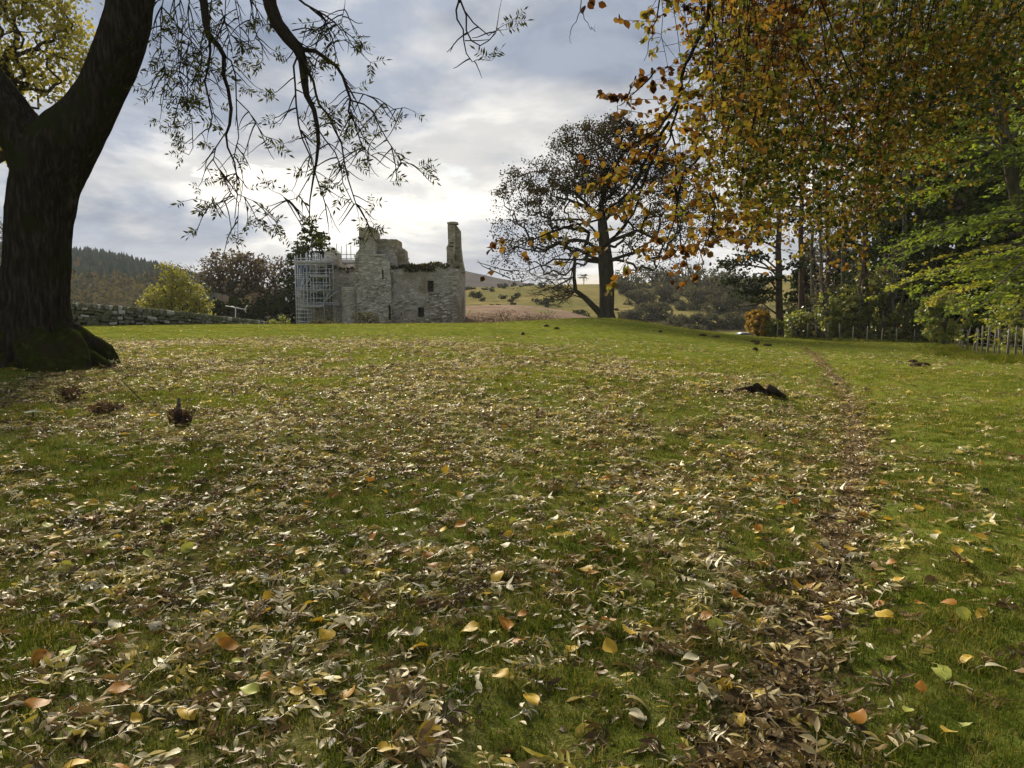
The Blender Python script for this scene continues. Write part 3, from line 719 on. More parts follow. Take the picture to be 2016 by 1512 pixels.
# ------------------------------------------------------------------ dry stone wall
M['wallstone'] = rough_mat('dyke_stone', [(.09, .09, .078), (.19, .185, .16), (.32, .31, .28)], 1.6, .95, .8, 9, patch=[(2.2, .54, .66, (.06, .075, .03)), (3.5, .62, .70, (.34, .34, .31))], bdist=.04)
M['wallstone2'] = rough_mat('mossy_dyke_stone', [(.07, .075, .05), (.13, .135, .085), (.21, .21, .15)], 1.9, .95, .8, 9, patch=[(2.6, .50, .62, (.055, .07, .022))], bdist=.04)
M['wallstone3'] = rough_mat('pale_dyke_stone', [(.25, .25, .23), (.38, .375, .345), (.5, .49, .46)], 2.5, .95, .8, 9, bdist=.04)
M['wallcore'] = rough_mat('dyke_core', [(.02, .022, .014), (.045, .045, .03)], 2, .95, .5)
def dry_wall():
    A = [(-260, 44.0, 575), (0, 45.0, 588), (140, 46.0, 597), (300, 49.0, 610), (420, 53.0, 622), (500, 57.0, 632), (560, 61.0, 640), (640, 68, 650)]
    pts = [P(a, c, b) for a, b, c in A]      # line of the wall top
    seg = [0]
    for p, q in zip(pts[:-1], pts[1:]): seg.append(seg[-1]+math.hypot(q.x-p.x, q.y-p.y))
    def at(s):
        return Vector([float(np.interp(s, seg, [p[i] for p in pts])) for i in range(3)])
    root = empty('stone_wall', (at(seg[-1]/2).x, at(seg[-1]/2).y, hz(at(seg[-1]/2).x, at(seg[-1]/2).y)), 'mossy dry stone wall with upright coping running down to the castle', 'wall'); RO = root.location.copy()
    core = MB(); prev = None
    n = 60; ring = []
    for k in range(n+1):
        s = seg[-1]*k/n; c = at(s); t = (at(min(s+.3, seg[-1]))-at(max(s-.3, 0))); t.z = 0; t.normalize(); nr = Vector((t.y, -t.x, 0)); g = hz(c.x, c.y)-.3
        ring.append([c+nr*.20-Vector((0, 0, .22)), c-nr*.20-Vector((0, 0, .22)), Vector((c.x, c.y, g))-nr*.30, Vector((c.x, c.y, g))+nr*.30])
    for k in range(n):
        a, b = ring[k], ring[k+1]; core.add([v-RO for v in a+b], [(q, (q+1) % 4, 4+(q+1) % 4, 4+q) for q in range(4)])
    core.add([v-RO for v in ring[0]], [(0, 1, 2, 3)]); core.add([v-RO for v in ring[-1]], [(3, 2, 1, 0)])
    core.build('core', M['wallcore'], root)
    base = []
    for mi, mm in enumerate((M['wallstone'], M['wallstone2'], M['wallstone2'], M['wallstone2'], M['wallstone2'], M['wallstone3'])):
        b = MB(); b.box((0, 0, 0), (1, 1, 1), jit=.13); me = b.mesh('stone'); bm = bmesh.new(); bm.from_mesh(me); bmesh.ops.bevel(bm, geom=bm.edges[:], offset=.13, segments=1, affect='EDGES'); bm.to_mesh(me); bm.free(); me.materials.append(mm); base.append(me)
    def put(s, z, w, h, dep, side, tilt, name='stone'):
        c = at(s); t = at(min(s+.3, seg[-1]))-at(max(s-.3, 0)); slope = math.atan2(t.z, math.hypot(t.x, t.y)); a = math.atan2(t.y, t.x); nr = Vector((t.y, -t.x, 0)).normalized()
        o = bpy.data.objects.new(name, random.choice(base)); COL.objects.link(o); o.parent = root
        o.location = Vector((c.x, c.y, z))+nr*side-RO; o.scale = (w, dep, h); o.rotation_euler = (random.uniform(-.08, .08), tilt-slope*.8, a+random.uniform(-.06, .06))
    s0 = float(np.interp(.5, [0, 1], [0, seg[-1]]))
    s = .1; n1 = 0
    while s < seg[-1]-.1 and n1 < 290:                      # coping, set on edge
        w = random.uniform(.14, .30); put(s+w/2, at(s).z-.10, w*.95, random.uniform(.24, .36), random.uniform(.42, .55), random.uniform(-.04, .04), random.uniform(-.35, .4), 'coping_stone'); s += w; n1 += 1
    course = 0; n2 = 0
    while course < 9 and n2 < 300:
        s = random.uniform(1, 1.5) + 3.0
        while s < seg[-1]-.2 and n2 < 300:
            w = random.uniform(.22, .66); h = random.uniform(.13, .24); c = at(s); z = c.z-.32-course*.19
            if z > hz(c.x, c.y)-.05:
                put(s+w/2, z+random.uniform(-.05, .05), w*random.uniform(.8, 1.0), h*random.uniform(.7, 1.15), .30, .20+.012*course+random.uniform(-.05, .03), random.uniform(-.2, .2)); n2 += 1
            s += w
        course += 1
dry_wall()
# aerial standing behind the wall
M['aerial'] = rough_mat('grey_aluminium', [(.35, .35, .34), (.5, .5, .48)], 5, .5, 0, spec=.5)
ad = 66.0
g0 = on_ground(464, ad); ae = empty('television_aerial', g0, 'grey television aerial on a mast behind the stone wall', 'aerial')
def apart(name, pts, r): 
    mb = MB(); mb.tube([Vector(p)-g0 for p in pts], r, 6); mb.build(name, M['aerial'], ae, True)
top = P(464, 605, ad)
apart('mast', [g0-Vector((0, 0, .2)), top], .045)
ba, bb = P(444, 602, ad), P(485, 609.5, ad); apart('boom', [ba, bb], .035)
for k in range(9):
    q = ba.lerp(bb, .05+.1*k); apart('element', [q+Vector((0, -.35, 0)), q+Vector((0, .35, 0))], .02)
for (a, b, c, d) in ((482, 608, 487, 601.5), (482, 610, 485, 615.5)): apart('reflector', [P(a, b, ad), P(c, d, ad)], .035)
apart('element', [P(458, 603, ad), P(455, 603.5, ad-.4)], .03)

# ------------------------------------------------------------------ wire fence
M['post'] = rough_mat('weathered_post', [(.085, .078, .062), (.15, .14, .112), (.22, .205, .17)], 4, .9, .4, 20, (3, 3, .5))
M['wire'] = rough_mat('fence_wire', [(.05, .05, .05), (.09, .09, .085)], 6, .8, 0, spec=.1)
def fence(name, label, pts, hgt, lean=.05):
    root = empty(name, pts[0], label, 'fence'); ro = root.location.copy(); tops = []
    for k, p in enumerate(pts):
        r = random.uniform(.028, .048)*(1 if hgt > 1 else .62); h = hgt*random.uniform(.85, 1.1); t = Vector((random.uniform(-lean, lean), random.uniform(-lean, lean), h))
        mb = MB(); mb.tube([p-Vector((0, 0, .3)), p+t*.5, p+t], [r*1.05, r, r*.92], 7); mb.v = [tuple(Vector(v)-ro) for v in mb.v]; mb.build('post', M['post'], root, True); tops.append((p, t))
    for q in (.12, .28, .44, .60, .76, .93):
        mb = MB(); mb.tube([p+t*q-ro for p, t in tops], .0045, 4, False); mb.build('wire', M['wire'], root, fix=False)
fp = [on_ground(px, 57-(px-1530)*.008) for px in (1530, 1558, 1589, 1606, 1629, 1653, 1679, 1707, 1735, 1765, 1800, 1835, 1868)]
fence('wire_fence', 'wire fence on slim weathered posts along the far edge of the field', fp, 1.16)
fa, fb = on_ground(1876, 50.0), on_ground(2080, 24.0)
_c = [(1876, 50), (1886, 42), (1896, 37), (1908, 34), (1924, 31.5), (1945, 29.5), (1970, 28), (2000, 26.8), (2035, 25.6), (2080, 24.4)]
fq = [on_ground(float(np.interp(t, range(10), [q[0] for q in _c])), float(np.interp(t, range(10), [q[1] for q in _c]))) for t in np.arange(0, 9.01, .5)]
fq = [Vector((p.x, p.y, hz(p.x, p.y))) for p in fq]
fence('wire_fence', 'wire fence with leaning close-set posts running along the green beech', fq, 1.15, .10)

# ------------------------------------------------------------------ parked car beyond the crest
def car():
    d = 108.0; x = (1462-1008)/F*d; zt = P(1462, 655, d).z; base = Vector((x, d, zt-1.46))
    root = empty('parked_car', base, 'silver estate car parked in the hollow beyond the field', 'car')
    paint = rough_mat('silver_paint', [(.42, .44, .48), (.5, .52, .56)], 2, .3, 0, spec=.6); glass = rough_mat('car_glass', [(.03, .04, .05), (.05, .06, .08)], 2, .08, 0, spec=.8); rub = rough_mat('tyre_rubber', [(.015, .015, .015), (.03, .03, .03)], 5, .9, 0); lamp = rough_mat('headlight_lens', [(.7, .7, .68), (.85, .85, .82)], 5, .2, 0, spec=.7)
    prof = [(-2.2, .35), (-2.25, .75), (-2.1, .95), (-1.25, 1.02), (1.95, 1.02), (2.15, .9), (2.2, .4)]
    b = MB(); b.prism([(p[0], p[1]) for p in prof], 'y', -.86, .86); me = b.mesh('body'); bm = bmesh.new(); bm.from_mesh(me); bmesh.ops.bevel(bm, geom=bm.edges[:], offset=.05, segments=2, affect='EDGES'); bm.to_mesh(me); bm.free(); link('body', me, paint, root)
    c = MB(); c.v = []; lo = [(-1.25, -.8), (1.9, -.8), (1.9, .8), (-1.25, .8)]; hi = [(-.55, -.66), (1.55, -.66), (1.55, .66), (-.55, .66)]
    c.add([(a[0], a[1], 1.0) for a in lo]+[(a[0], a[1], 1.42) for a in hi], [(0, 1, 5, 4), (1, 2, 6, 5), (2, 3, 7, 6), (3, 0, 4, 7), (4, 5, 6, 7), (3, 2, 1, 0)]); c.build('window', glass, root)
    r = MB(); r.box((.5, 0, 1.44), (2.15, 1.36, .06)); r.build('roof', paint, root)
    for s in (-.66, .66):
        r = MB(); r.tube([(-.4, s*.92, 1.5), (1.4, s*.92, 1.5)], .025, 6); r.build('roof_rail', lamp, root)
    for px_ in (-1.4, 1.35):
        for s in (-.84, .84):
            w = MB(); w.tube([(px_, s-.1, .32), (px_, s+.1, .32)], .32, 18); w.build('wheel', rub, root, True)
    for s in (-.6, .6):
        w = MB(); w.box((-2.2, s, .72), (.1, .34, .16)); w.build('headlight', lamp, root)
    root.rotation_euler = (0, 0, math.radians(8))
car()

# ------------------------------------------------------------------ the great ash tree
M['ashleaf'] = leaf_mat('ash_leaf', [(.012, .016, .006), (.025, .03, .008), (.06, .07, .014), (.02, .022, .008)], .3, gloss=.0)
def ash_tree():
    D0 = 15.2
    root = empty('ash_tree', (ASH.x, ASH.y, hz(ASH.x, ASH.y)), 'massive dark forked ash tree with mossy roots and drooping bare branches', 'tree')
    RO = root.location.copy(); m = PXM(D0)
    mb = MB()
    def T(pp, dd=D0, n=22):   # pp: (px, py, radius px [, depth])
        mb.tube([P(p[0], p[1], p[3] if len(p) > 3 else dd) for p in pp], [p[2]*m for p in pp], n)
    T([(62, 800, 96), (63, 765, 90), (66, 720, 80), (66, 660, 70), (69, 590, 62), (74, 500, 58), (79, 430, 57), (86, 370, 60), (100, 322, 64), (136, 270, 58), (174, 220, 46), (198, 175, 42), (220, 130, 44), (238, 80, 45), (252, 30, 43), (261, -20, 43), (285, -140, 45), (330, -300, 40), (400, -480, 32)])
    T([(92, 365, 58), (74, 315, 52), (45, 268, 45), (2, 205, 42), (-55, 135, 40), (-130, 50, 38), (-220, -80, 36), (-330, -260, 30)])
    # roots and buttresses
    T([(120, 660, 30), (142, 690, 24, 14.9), (158, 720, 20, 14.6), (172, 748, 15, 14.4), (184, 772, 9, 14.3)], n=12)
    T([(125, 655, 26), (165, 672, 22, 15.5), (195, 688, 21, 15.6), (218, 706, 18, 15.6), (236, 732, 11, 15.5), (250, 748, 6, 15.4)], n=12)
    T([(150, 690, 16, 15.2), (190, 712, 15, 15.1), (222, 732, 10, 15.0), (246, 752, 6, 14.9)], n=10)
    T([(40, 660, 46), (-10, 715, 40, 14.7), (-60, 760, 30, 14.3)], n=12)
    T([(70, 680, 45, 14.9), (90, 735, 36, 14.4), (115, 775, 24, 14.0)], n=12)
    T([(110, 690, 40, 15.0), (150, 740, 30, 14.6), (180, 770, 20, 14.4)], n=12)
    T([(60, 640, 60, 15.9), (70, 730, 46, 16.6)], n=12)
    me = mb.mesh('trunk'); tmp = bpy.data.objects.new('tmp', me); COL.objects.link(tmp)
    md = tmp.modifiers.new('r', 'REMESH'); md.mode = 'VOXEL'; md.voxel_size = .055; md.use_smooth_shade = True
    ms = tmp.modifiers.new('s', 'SMOOTH'); ms.factor = .6; ms.iterations = 3
    bpy.context.view_layer.update(); dg = bpy.context.evaluated_depsgraph_get()
    m2 = bpy.data.meshes.new_from_object(tmp.evaluated_get(dg)); bpy.data.objects.remove(tmp)
    co = np.empty(len(m2.vertices)*3, np.float32); m2.vertices.foreach_get('co', co); co = co.reshape(-1, 3).astype(float)
    no = np.empty(len(m2.vertices)*3, np.float32); m2.vertices.foreach_get('normal', no); no = no.reshape(-1, 3)
    a = np.arctan2(co[:, 1]-D0, co[:, 0]-ASH.x)
    lump = (fbm2(co[:, 0]*1.3+co[:, 1]*1.1, co[:, 2]*.9, 71, 3)-.5)*.10 + (fbm2(a*9, co[:, 2]*1.1, 73, 3)-.5)*.055
    low = np.clip(1.4-co[:, 2], 0, 1.4)
    lump += low*(fbm2(a*3.5, co[:, 2]*.5, 75, 2)-.5)*.20 + np.clip(low, 0, .8)*(fbm2(co[:, 0]*4+co[:, 1]*3, co[:, 2]*4, 77, 3)-.5)*.22
    rid = np.abs(((a*13/6.283+.6*fbm2(a*4, co[:, 2]*.8, 79, 3)*2) % 1)-.5)*2; lump += (rid-.5)*.022
    co = co + no*lump[:, None]; co = co-np.array(RO)
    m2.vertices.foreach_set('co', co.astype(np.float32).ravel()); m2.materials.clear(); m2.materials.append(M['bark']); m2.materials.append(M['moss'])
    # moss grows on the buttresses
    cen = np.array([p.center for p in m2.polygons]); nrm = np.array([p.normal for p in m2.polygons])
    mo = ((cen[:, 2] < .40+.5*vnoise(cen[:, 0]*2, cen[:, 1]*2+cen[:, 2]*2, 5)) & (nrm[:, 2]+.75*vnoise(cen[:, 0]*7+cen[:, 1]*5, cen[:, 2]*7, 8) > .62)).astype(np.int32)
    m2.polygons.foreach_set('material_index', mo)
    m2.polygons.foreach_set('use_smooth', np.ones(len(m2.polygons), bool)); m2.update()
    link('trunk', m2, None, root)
    # boughs arching out of the crown, from which the drooping branches hang
    def L(pp):
        b = MB(); b.tube([P(p[0], p[1], p[3])-RO for p in pp], [p[2]*m for p in pp], 9, False); b.build('bough', M['twig'], root, True, fix=False)
    top = (330, -300)
    L([(330, -300, 40, 15.2), (400, -330, 26, 14.6), (470, -260, 20, 14.2), (505, -140, 15, 14.0), (526, -30, 12, 13.9), (532, 10, 11.5, 13.9), (545, 45, 11.5, 13.9), (568, 75, 11, 13.9), (587, 96, 10, 13.9), (596, 120, 8, 13.9), (600, 165, 6.3, 13.9), (604, 188, 5.2, 13.85), (618, 215, 4.2, 13.8), (625, 250, 3.8, 13.8), (627, 280, 3.2, 13.8), (623, 318, 2.5, 13.8), (617, 350, 1.8, 13.8), (610, 395, 1.2, 13.8), (609, 440, .8, 13.8)])
    L([(285, -140, 40, 15.2), (330, -200, 18, 15.0), (370, -160, 13, 14.9), (390, -60, 9, 14.8), (401, 5, 7.5, 14.8), (405, 45, 6.5, 14.8), (411, 72, 5.5, 14.8), (430, 90, 4.8, 14.8), (441, 110, 4.4, 14.8), (440, 148, 3.6, 14.8), (449, 175, 3.4, 14.8), (455, 215, 3.2, 14.8), (452, 245, 2.8, 14.8), (445, 265, 2.2, 14.8), (448, 290, 1.8, 14.8), (462, 320, 1.6, 14.8), (466, 350, 1.2, 14.8), (467, 385, 1, 14.8), (462, 430, .7, 14.8)])
    L([(400, -330, 22, 14.6), (600, -330, 16, 13.6), (760, -250, 11, 13.0), (860, -140, 7, 12.8), (898, -40, 4, 12.8), (905, 5, 2.4, 12.8)])
    # secondary drooping branches (px polylines)
    br = []
    def B(pp, r0, r1, d):
        pts = [P(a, b, d) for a, b in pp]; mb = MB(); n = len(pts)
        mb.tube([p-RO for p in pts], [(r0+(r1-r0)*i/(n-1))*m for i in range(n)], 6, False); mb.build('branch', M['twig'], root, True, fix=False); br.append(pts); return pts
    B([(590, 98), (620, 100), (642, 115), (662, 130), (675, 150), (684, 178), (690, 195), (686, 220), (700, 245)], 4.2, 1.5, 13.85)
    B([(545, 40), (565, 55), (575, 78), (592, 100)], 3, 3, 13.85)
    B([(595, 110), (604, 135), (617, 160), (622, 185), (628, 205), (645, 225), (660, 258), (672, 280), (678, 320), (685, 352), (702, 405)], 2.6, 1, 13.8)
    B([(585, 112), (578, 130), (581, 165), (583, 205), (588, 245), (596, 275), (612, 310), (622, 345), (640, 400), (646, 440)], 1.9, .9, 13.75)
    B([(692, 198), (716, 205), (735, 220), (745, 245), (765, 280), (776, 296), (790, 320), (808, 322)], 1.6, .7, 13.8)
    B([(690, 215), (700, 250), (712, 285), (730, 306), (745, 300)], 1.3, .6, 13.75)
    B([(684, 180), (715, 185), (745, 195), (775, 215), (795, 212)], 1.1, .6, 13.8)
    B([(623, 250), (640, 275), (660, 300), (672, 330), (675, 360), (695, 400), (712, 408)], 1.3, .6, 13.85)
    B([(620, 330), (605, 355), (585, 390), (565, 395), (556, 385)], 1, .5, 13.8)
    B([(412, 72), (414, 100), (411, 130), (403, 160), (410, 190), (418, 230), (410, 260)], 2.8, 1.1, 14.7)
    B([(402, 60), (395, 90), (398, 120), (390, 150), (384, 165)], 1.6, .8, 14.7)
    B([(436, 105), (455, 120), (464, 150), (465, 190), (466, 230), (470, 270), (458, 320), (470, 352)], 1.6, .8, 14.75)
    B([(465, 195), (490, 220), (505, 245), (520, 268), (545, 276)], 1.1, .6, 14.8)
    B([(445, 260), (425, 290), (420, 315), (438, 345), (452, 375), (470, 400), (468, 438)], 1.3, .6, 14.75)
    B([(465, 380), (490, 392), (510, 400), (518, 410)], .9, .5, 14.8)
    B([(462, 385), (440, 398), (415, 400), (392, 392)], .9, .5, 14.8)
    for px in (320, 345, 352, 372, 425, 440, 465, 480):      # thin cords hanging behind
        a = px+random.uniform(-6, 6); pp = [(a, -60)]; y = -60
        while y < random.uniform(55, 110) + (90 if px < 380 else 0): y += 25; a += random.uniform(-5, 7); pp.append((a, y))
        B(pp, 1.2, .6, random.uniform(14.4, 15.4))
    B([(436, 20), (444, 48), (456, 70), (480, 82), (500, 80), (508, 60)], 1.2, .6, 14.3)
    B([(555, -30), (600, 8), (640, 30), (660, 45), (672, 60)], 2.2, .8, 13.9)
    B([(610, 15), (640, 40), (648, 62), (652, 85), (680, 78)], 1.4, .7, 13.9)
    B([(575, 60), (600, 55), (640, 62), (672, 45), (678, 15)], 1.2, .6, 13.85)
    B([(904, 0), (898, 20), (900, 38), (912, 58), (913, 80), (918, 105), (930, 122), (938, 118)], 1.6, .6, 12.8)
    B([(906, 0), (918, 30), (918, 60), (928, 80), (945, 90), (962, 80), (976, 65), (980, 42)], 1.5, .6, 12.8)
    B([(915, 22), (932, 45), (950, 60), (962, 70), (972, 62)], 1.2, .6, 12.75)
    B([(915, 80), (940, 80), (965, 78), (975, 62)], .9, .5, 12.8)
    # twigs: droop, then turn up at the tip as ash does; leaf rosettes at some tips
    tw = MB(); LC = []; LA = []; LS = []
    def pinnate(p, dirv, size):
        dirv = dirv.normalized(); side = dirv.cross(Vector((random.uniform(-.4, .4), random.uniform(.4, 1), random.uniform(-.3, .3)))).normalized()
        n = random.choice((3, 4, 4))
        tw.tube([p-RO, p+dirv*size*.5-RO, p+dirv*size-RO], [.004, .003, .002], 3, False)
        for k in range(n):
            q = p+dirv*size*(.25+.7*k/n)
            for s in (-1, 1):
                if random.random() < .12: continue
                LC.append(q-RO); LA.append((side*s+dirv*.55+Vector((0, 0, random.uniform(-.5, .1)))).normalized()); LS.append(size*random.uniform(.36, .52))
        LC.append(p+dirv*size-RO); LA.append(dirv); LS.append(size*.5)
    def twig(p, d, length, r, leafy):
        pts = [p]; n = max(5, int(length/.09)); q = p.copy(); dv = d.normalized()
        for k in range(n):
            t = k/n; pull = -0.30*(1-t*1.7) if t < .62 else .36*(t-.45)*2
            dv = (dv + Vector((random.uniform(-.14, .14), random.uniform(-.14, .14), pull))).normalized(); q = q+dv*length/n; pts.append(q.copy())
        tw.tube([x-RO for x in pts], [r*(1-.6*i/n) for i in range(n+1)], 4, False)
        if length > .45 and random.random() < .6:
            k = random.randint(n//3, n-2); twig(pts[k], (dv + Vector((random.uniform(-1, 1), random.uniform(-.5, .5), random.uniform(-.6, .4)))), length*random.uniform(.3, .55), r*.7, leafy)
        if random.random() < leafy:
            for j in range(random.randint(1, 3)):
                pinnate(pts[-1-random.randint(0, 1)], dv*.6+Vector((random.uniform(-1, 1), random.uniform(-.6, .6), random.uniform(-.5, .7))), random.uniform(.17, .28))
    for pts in br:
        ln = sum((b-a).length for a, b in zip(pts[:-1], pts[1:]))
        for k in range(int(ln*(5.4 if pts[0].x < -1.6 else 1.2))+(3 if pts[0].x < -1.6 else 1)):
            t = random.uniform(.15, 1)*(len(pts)-1); i = min(int(t), len(pts)-2); p = pts[i].lerp(pts[i+1], t-i)
            s = -1 if random.random() < .5 else 1
            twig(p, Vector((s*random.uniform(.3, 1), random.uniform(-.6, .6), random.uniform(-.8, .1))), random.uniform(.22, .75), random.uniform(.009, .014), .36*(pts[0].x > -6.0 and pts[0].x < -1.5 or pts[0].x < -6.0))
        twig(pts[-1], pts[-1]-pts[-2], random.uniform(.2, .4), .006, .8)
    for (px, py) in [(335, 125), (350, 130), (330, 150), (338, 185), (345, 200), (365, 205), (345, 225), (370, 240), (350, 262), (360, 280), (362, 300), (375, 120), (335, 60), (345, 40), (355, 275), (380, 225)]:
        for j in range(3):   # leafier spray on the left
            pinnate(P(px+random.uniform(-8, 12), py+random.uniform(-8, 8), 14.6), Vector((random.uniform(-1, .2), random.uniform(-.5, .5), random.uniform(-.5, .5))), random.uniform(.16, .26))
    B([(372, 80), (366, 120), (370, 160), (368, 200), (378, 240), (380, 290), (372, 305), (350, 295)], 1.2, .6, 14.6)
    for (a, b) in ((366, 125), (370, 162), (369, 205), (376, 238), (379, 272)): B([(a, b), (a-14, b+10), (a-28, b+6)], .8, .5, 14.6)
    tw.build('twig', M['twig'], root, fix=False, kind='stuff')
    n = len(LC); link('leaf', leaf_mesh('leaf', np.array(LC), np.array(LA), rdir(n)+np.array([0, -.8, .5]), np.array(LS), TPL_NARROW), M['ashleaf'], root, kind='stuff')
ash_tree()

# ------------------------------------------------------------------ beech leaning over from the right, trunk beyond the frame
M['beech'] = leaf_mat('autumn_beech_leaf', [(0, .022, .010, .006), (.14, .060, .024, .010), (.30, .128, .062, .018), (.46, .185, .112, .026), (.60, .178, .138, .030), (.76, .115, .118, .026), (.90, .065, .08, .016), (1, .025, .042, .009)], .5, 'tint', .012, 1.25)
M['beechyellow'] = M['beech']
def over_beech():
    base = Vector((8.2, 5.6, hz(8.2, 5.6)))
    root = empty('beech_tree', base, 'beech with hanging curtain of orange and olive autumn leaves', 'tree'); RO = base
    mb = MB(); mb.tube([Vector(p) for p in [(0, 0, -.4), (-.02, 0, .3), (-.08, .1, 1.5), (-.2, .2, 3), (-.35, .3, 4.6), (-.3, .4, 7), (-.1, .4, 10), (.2, .2, 13)]], [.62, .46, .40, .37, .34, .28, .2, .1], 16, False); mb.build('trunk', M['barkgrey'], root, True, fix=False)
    boughs = []
    def L(pp, r0, r1):
        b = MB(); n = len(pp); b.tube([Vector(p)-RO for p in pp], [r0+(r1-r0)*i/(n-1) for i in range(n)], 8, False); b.build('bough', M['barkdark'], root, True, fix=False)
        boughs.append([Vector(p) for p in pp])
    s1 = base+Vector((-.35, .3, 4.4)); s2 = base+Vector((-.3, .35, 5.6))
    L([s1, (6.6, 5.8, 5.4), (5.0, 5.9, 5.8), (3.4, 6.0, 5.6), (2.0, 6.1, 5.0), (1.2, 6.2, 4.4)], .17, .035)
    L([s1, (6.8, 5.2, 5.2), (5.2, 4.9, 5.5), (3.6, 4.8, 5.2), (2.3, 4.8, 4.6), (1.5, 4.85, 4.1)], .15, .03)
    L([s2, (6.9, 6.6, 6.5), (5.6, 7.2, 6.8), (4.2, 7.6, 6.4), (2.8, 7.8, 5.8), (1.6, 7.9, 5.2)], .15, .03)
    L([s2, (7.0, 6.4, 6.3), (6.2, 8.2, 7.2), (5.6, 9.4, 7.6), (4.8, 10.2, 7.6), (3.4, 10.6, 7.2)], .12, .03)
    LC = []; LA = []; LN = []; LS = []; LT = []
    tw = MB()
    lowb = [(1180, 330), (1230, 420), (1290, 480), (1340, 520), (1400, 500), (1450, 480), (1500, 500), (1560, 500), (1610, 520), (1660, 545), (1700, 470), (1760, 440), (1820, 420), (1900, 330), (2016, 260), (2200, 200)]
    def leaf(p, d, sz, tint):
        LC.append(p-RO); LA.append(d); LN.append(Vector((random.gauss(0, .7), random.gauss(0, .7)-.25, random.gauss(0, .6)+.35))); LS.append(sz); LT.append(tint)
    def pxof(p):
        dy = p.y; return 1008+p.x/dy*F*1.0, None
    def tint_at(p):
        px = 1008+p.x/p.y*F
        f = float(fbm2(np.array([p.x*1.1+p.y*.5]), np.array([p.z*1.1]), 33, 3)[0])
        base_t = np.interp(px, [1000, 1250, 1420, 1620, 1750, 1900], [.30, .36, .50, .60, .74, .88])
        return base_t + (f-.5)*1.05 + random.gauss(0, .15)
    def string(pts, dens, sz, r=.006, side=1.0):
        tw.tube([p-RO for p in pts], [r*(1-.75*i/(len(pts)-1)) for i in range(len(pts))], 4, False)
        for a, b in zip(pts[:-1], pts[1:]):
            ln = (b-a).length; k = np.random.default_rng(int(abs(a.x*1e4)) % 99999).poisson(dens*ln)
            for q in range(k):
                p = a.lerp(b, random.random()); dv = Vector((random.gauss(0, 1), random.gauss(0, .8), random.gauss(-.35, .6))).normalized()
                if random.random() < .72 and side > 0:      # side shoot with a few leaves
                    dv = Vector((dv.x*1.6, dv.y*1.3, dv.z)).normalized(); e = p+dv*random.uniform(.10, .42)*side; tw.tube([p-RO, e-RO], [.0024, .0012], 3, False)
                    for z in range(random.randint(3, 7)):
                        pp = p.lerp(e, random.uniform(.3, 1)); leaf(pp, (dv*.5+Vector((random.gauss(0, .6), random.gauss(0, .6), random.gauss(-.3, .5)))).normalized(), sz*random.uniform(.7, 1.15), tint_at(pp))
                else: leaf(p, dv, sz*random.uniform(.7, 1.15), tint_at(p))
    def wander(a, b, n=10, sag=.12):
        out = []; off = Vector((0, 0, 0)); ln = (b-a).length
        for i in range(n+1):
            t = i/n; off = off + Vector((random.gauss(0, 1), random.gauss(0, 1), random.gauss(0, .5)))*ln*.012
            out.append(a.lerp(b, t)+off*(1 if i else 0)+Vector((0, 0, sag*ln*math.sin(math.pi*t)*.5)))
        return out
    def nearest(p):
        best = None
        for b in boughs:
            for u, v in zip(b[:-1], b[1:]):
                d = v-u; t = max(0, min(1, (p-u).dot(d)/d.dot(d))); q = u+d*t; l = (q-p).length
                if best is None or l < best[0]: best = (l, q)
        return best[1]
    # drooping branches that carry strings of leaves
    hand = [([(1400, -40), (1392, 30), (1365, 95), (1345, 150), (1335, 200), (1320, 270), (1290, 330)], 5.3, .016, 11),
            ([(1320, 240), (1280, 300), (1240, 380), (1180, 430), (1100, 450), (1040, 475), (990, 498)], 5.2, .011, 13),
            ([(1300, 280), (1270, 350), (1245, 420), (1200, 480), (1140, 505), (1095, 520)], 5.4, .010, 13),
            ([(1335, 200), (1300, 250), (1260, 275), (1225, 300), (1205, 340), (1190, 395)], 5.1, .009, 13),
            ([(1300, -40), (1297, 20), (1283, 70), (1268, 120)], 5.0, .006, 5),
            ([(1250, 150), (1235, 190), (1215, 215), (1222, 245)], 5.0, .005, 12),
            ([(1325, 260), (1331, 340), (1332, 420), (1340, 480), (1358, 540), (1372, 560)], 5.6, .007, 8),
            ([(1280, 400), (1262, 460), (1240, 500), (1215, 520)], 5.2, .006, 16),
            ([(1380, 300), (1340, 360), (1330, 430), (1300, 500), (1292, 545)], 5.5, .008, 11),
            ([(1290, 140), (1245, 185), (1232, 210)], 5.0, .006, 9),
            ([(1400, 380), (1405, 440), (1380, 500), (1388, 548)], 5.6, .008, 11),
            ([(1146, -40), (1143, 20), (1130, 55), (1119, 75), (1126, 86)], 5.2, .0035, 0),
            ([(1143, 20), (1155, 42), (1163, 54), (1171, 56), (1172, 48)], 5.2, .0028, 0)]
    for pp, d, r, dens in hand:
        pts = [P(a, b, d+random.uniform(-.08, .08)) for a, b in pp]
        fine = []
        for u, v in zip(pts[:-1], pts[1:]): fine += [u.lerp(v, k/3)+Vector((random.gauss(0, .006), random.gauss(0, .02), random.gauss(0, .006))) for k in range(3)]
        fine.append(pts[-1]); string(fine, dens*1.3, .056, r)
        if pp[0][1] < 0:
            q = nearest(fine[0]); tw.tube([q-RO, q.lerp(fine[0], .5)+Vector((0, 0, .05))-RO, fine[0]-RO], [r*1.6, r*1.3, r], 5, False)
    for (a, b) in ((1157, 4), (1160, -4), (1178, 5), (1152, 10)):
        leaf(P(a, b, 5.2), Vector((random.gauss(0, 1), 0, -.6)).normalized(), .06, .12)
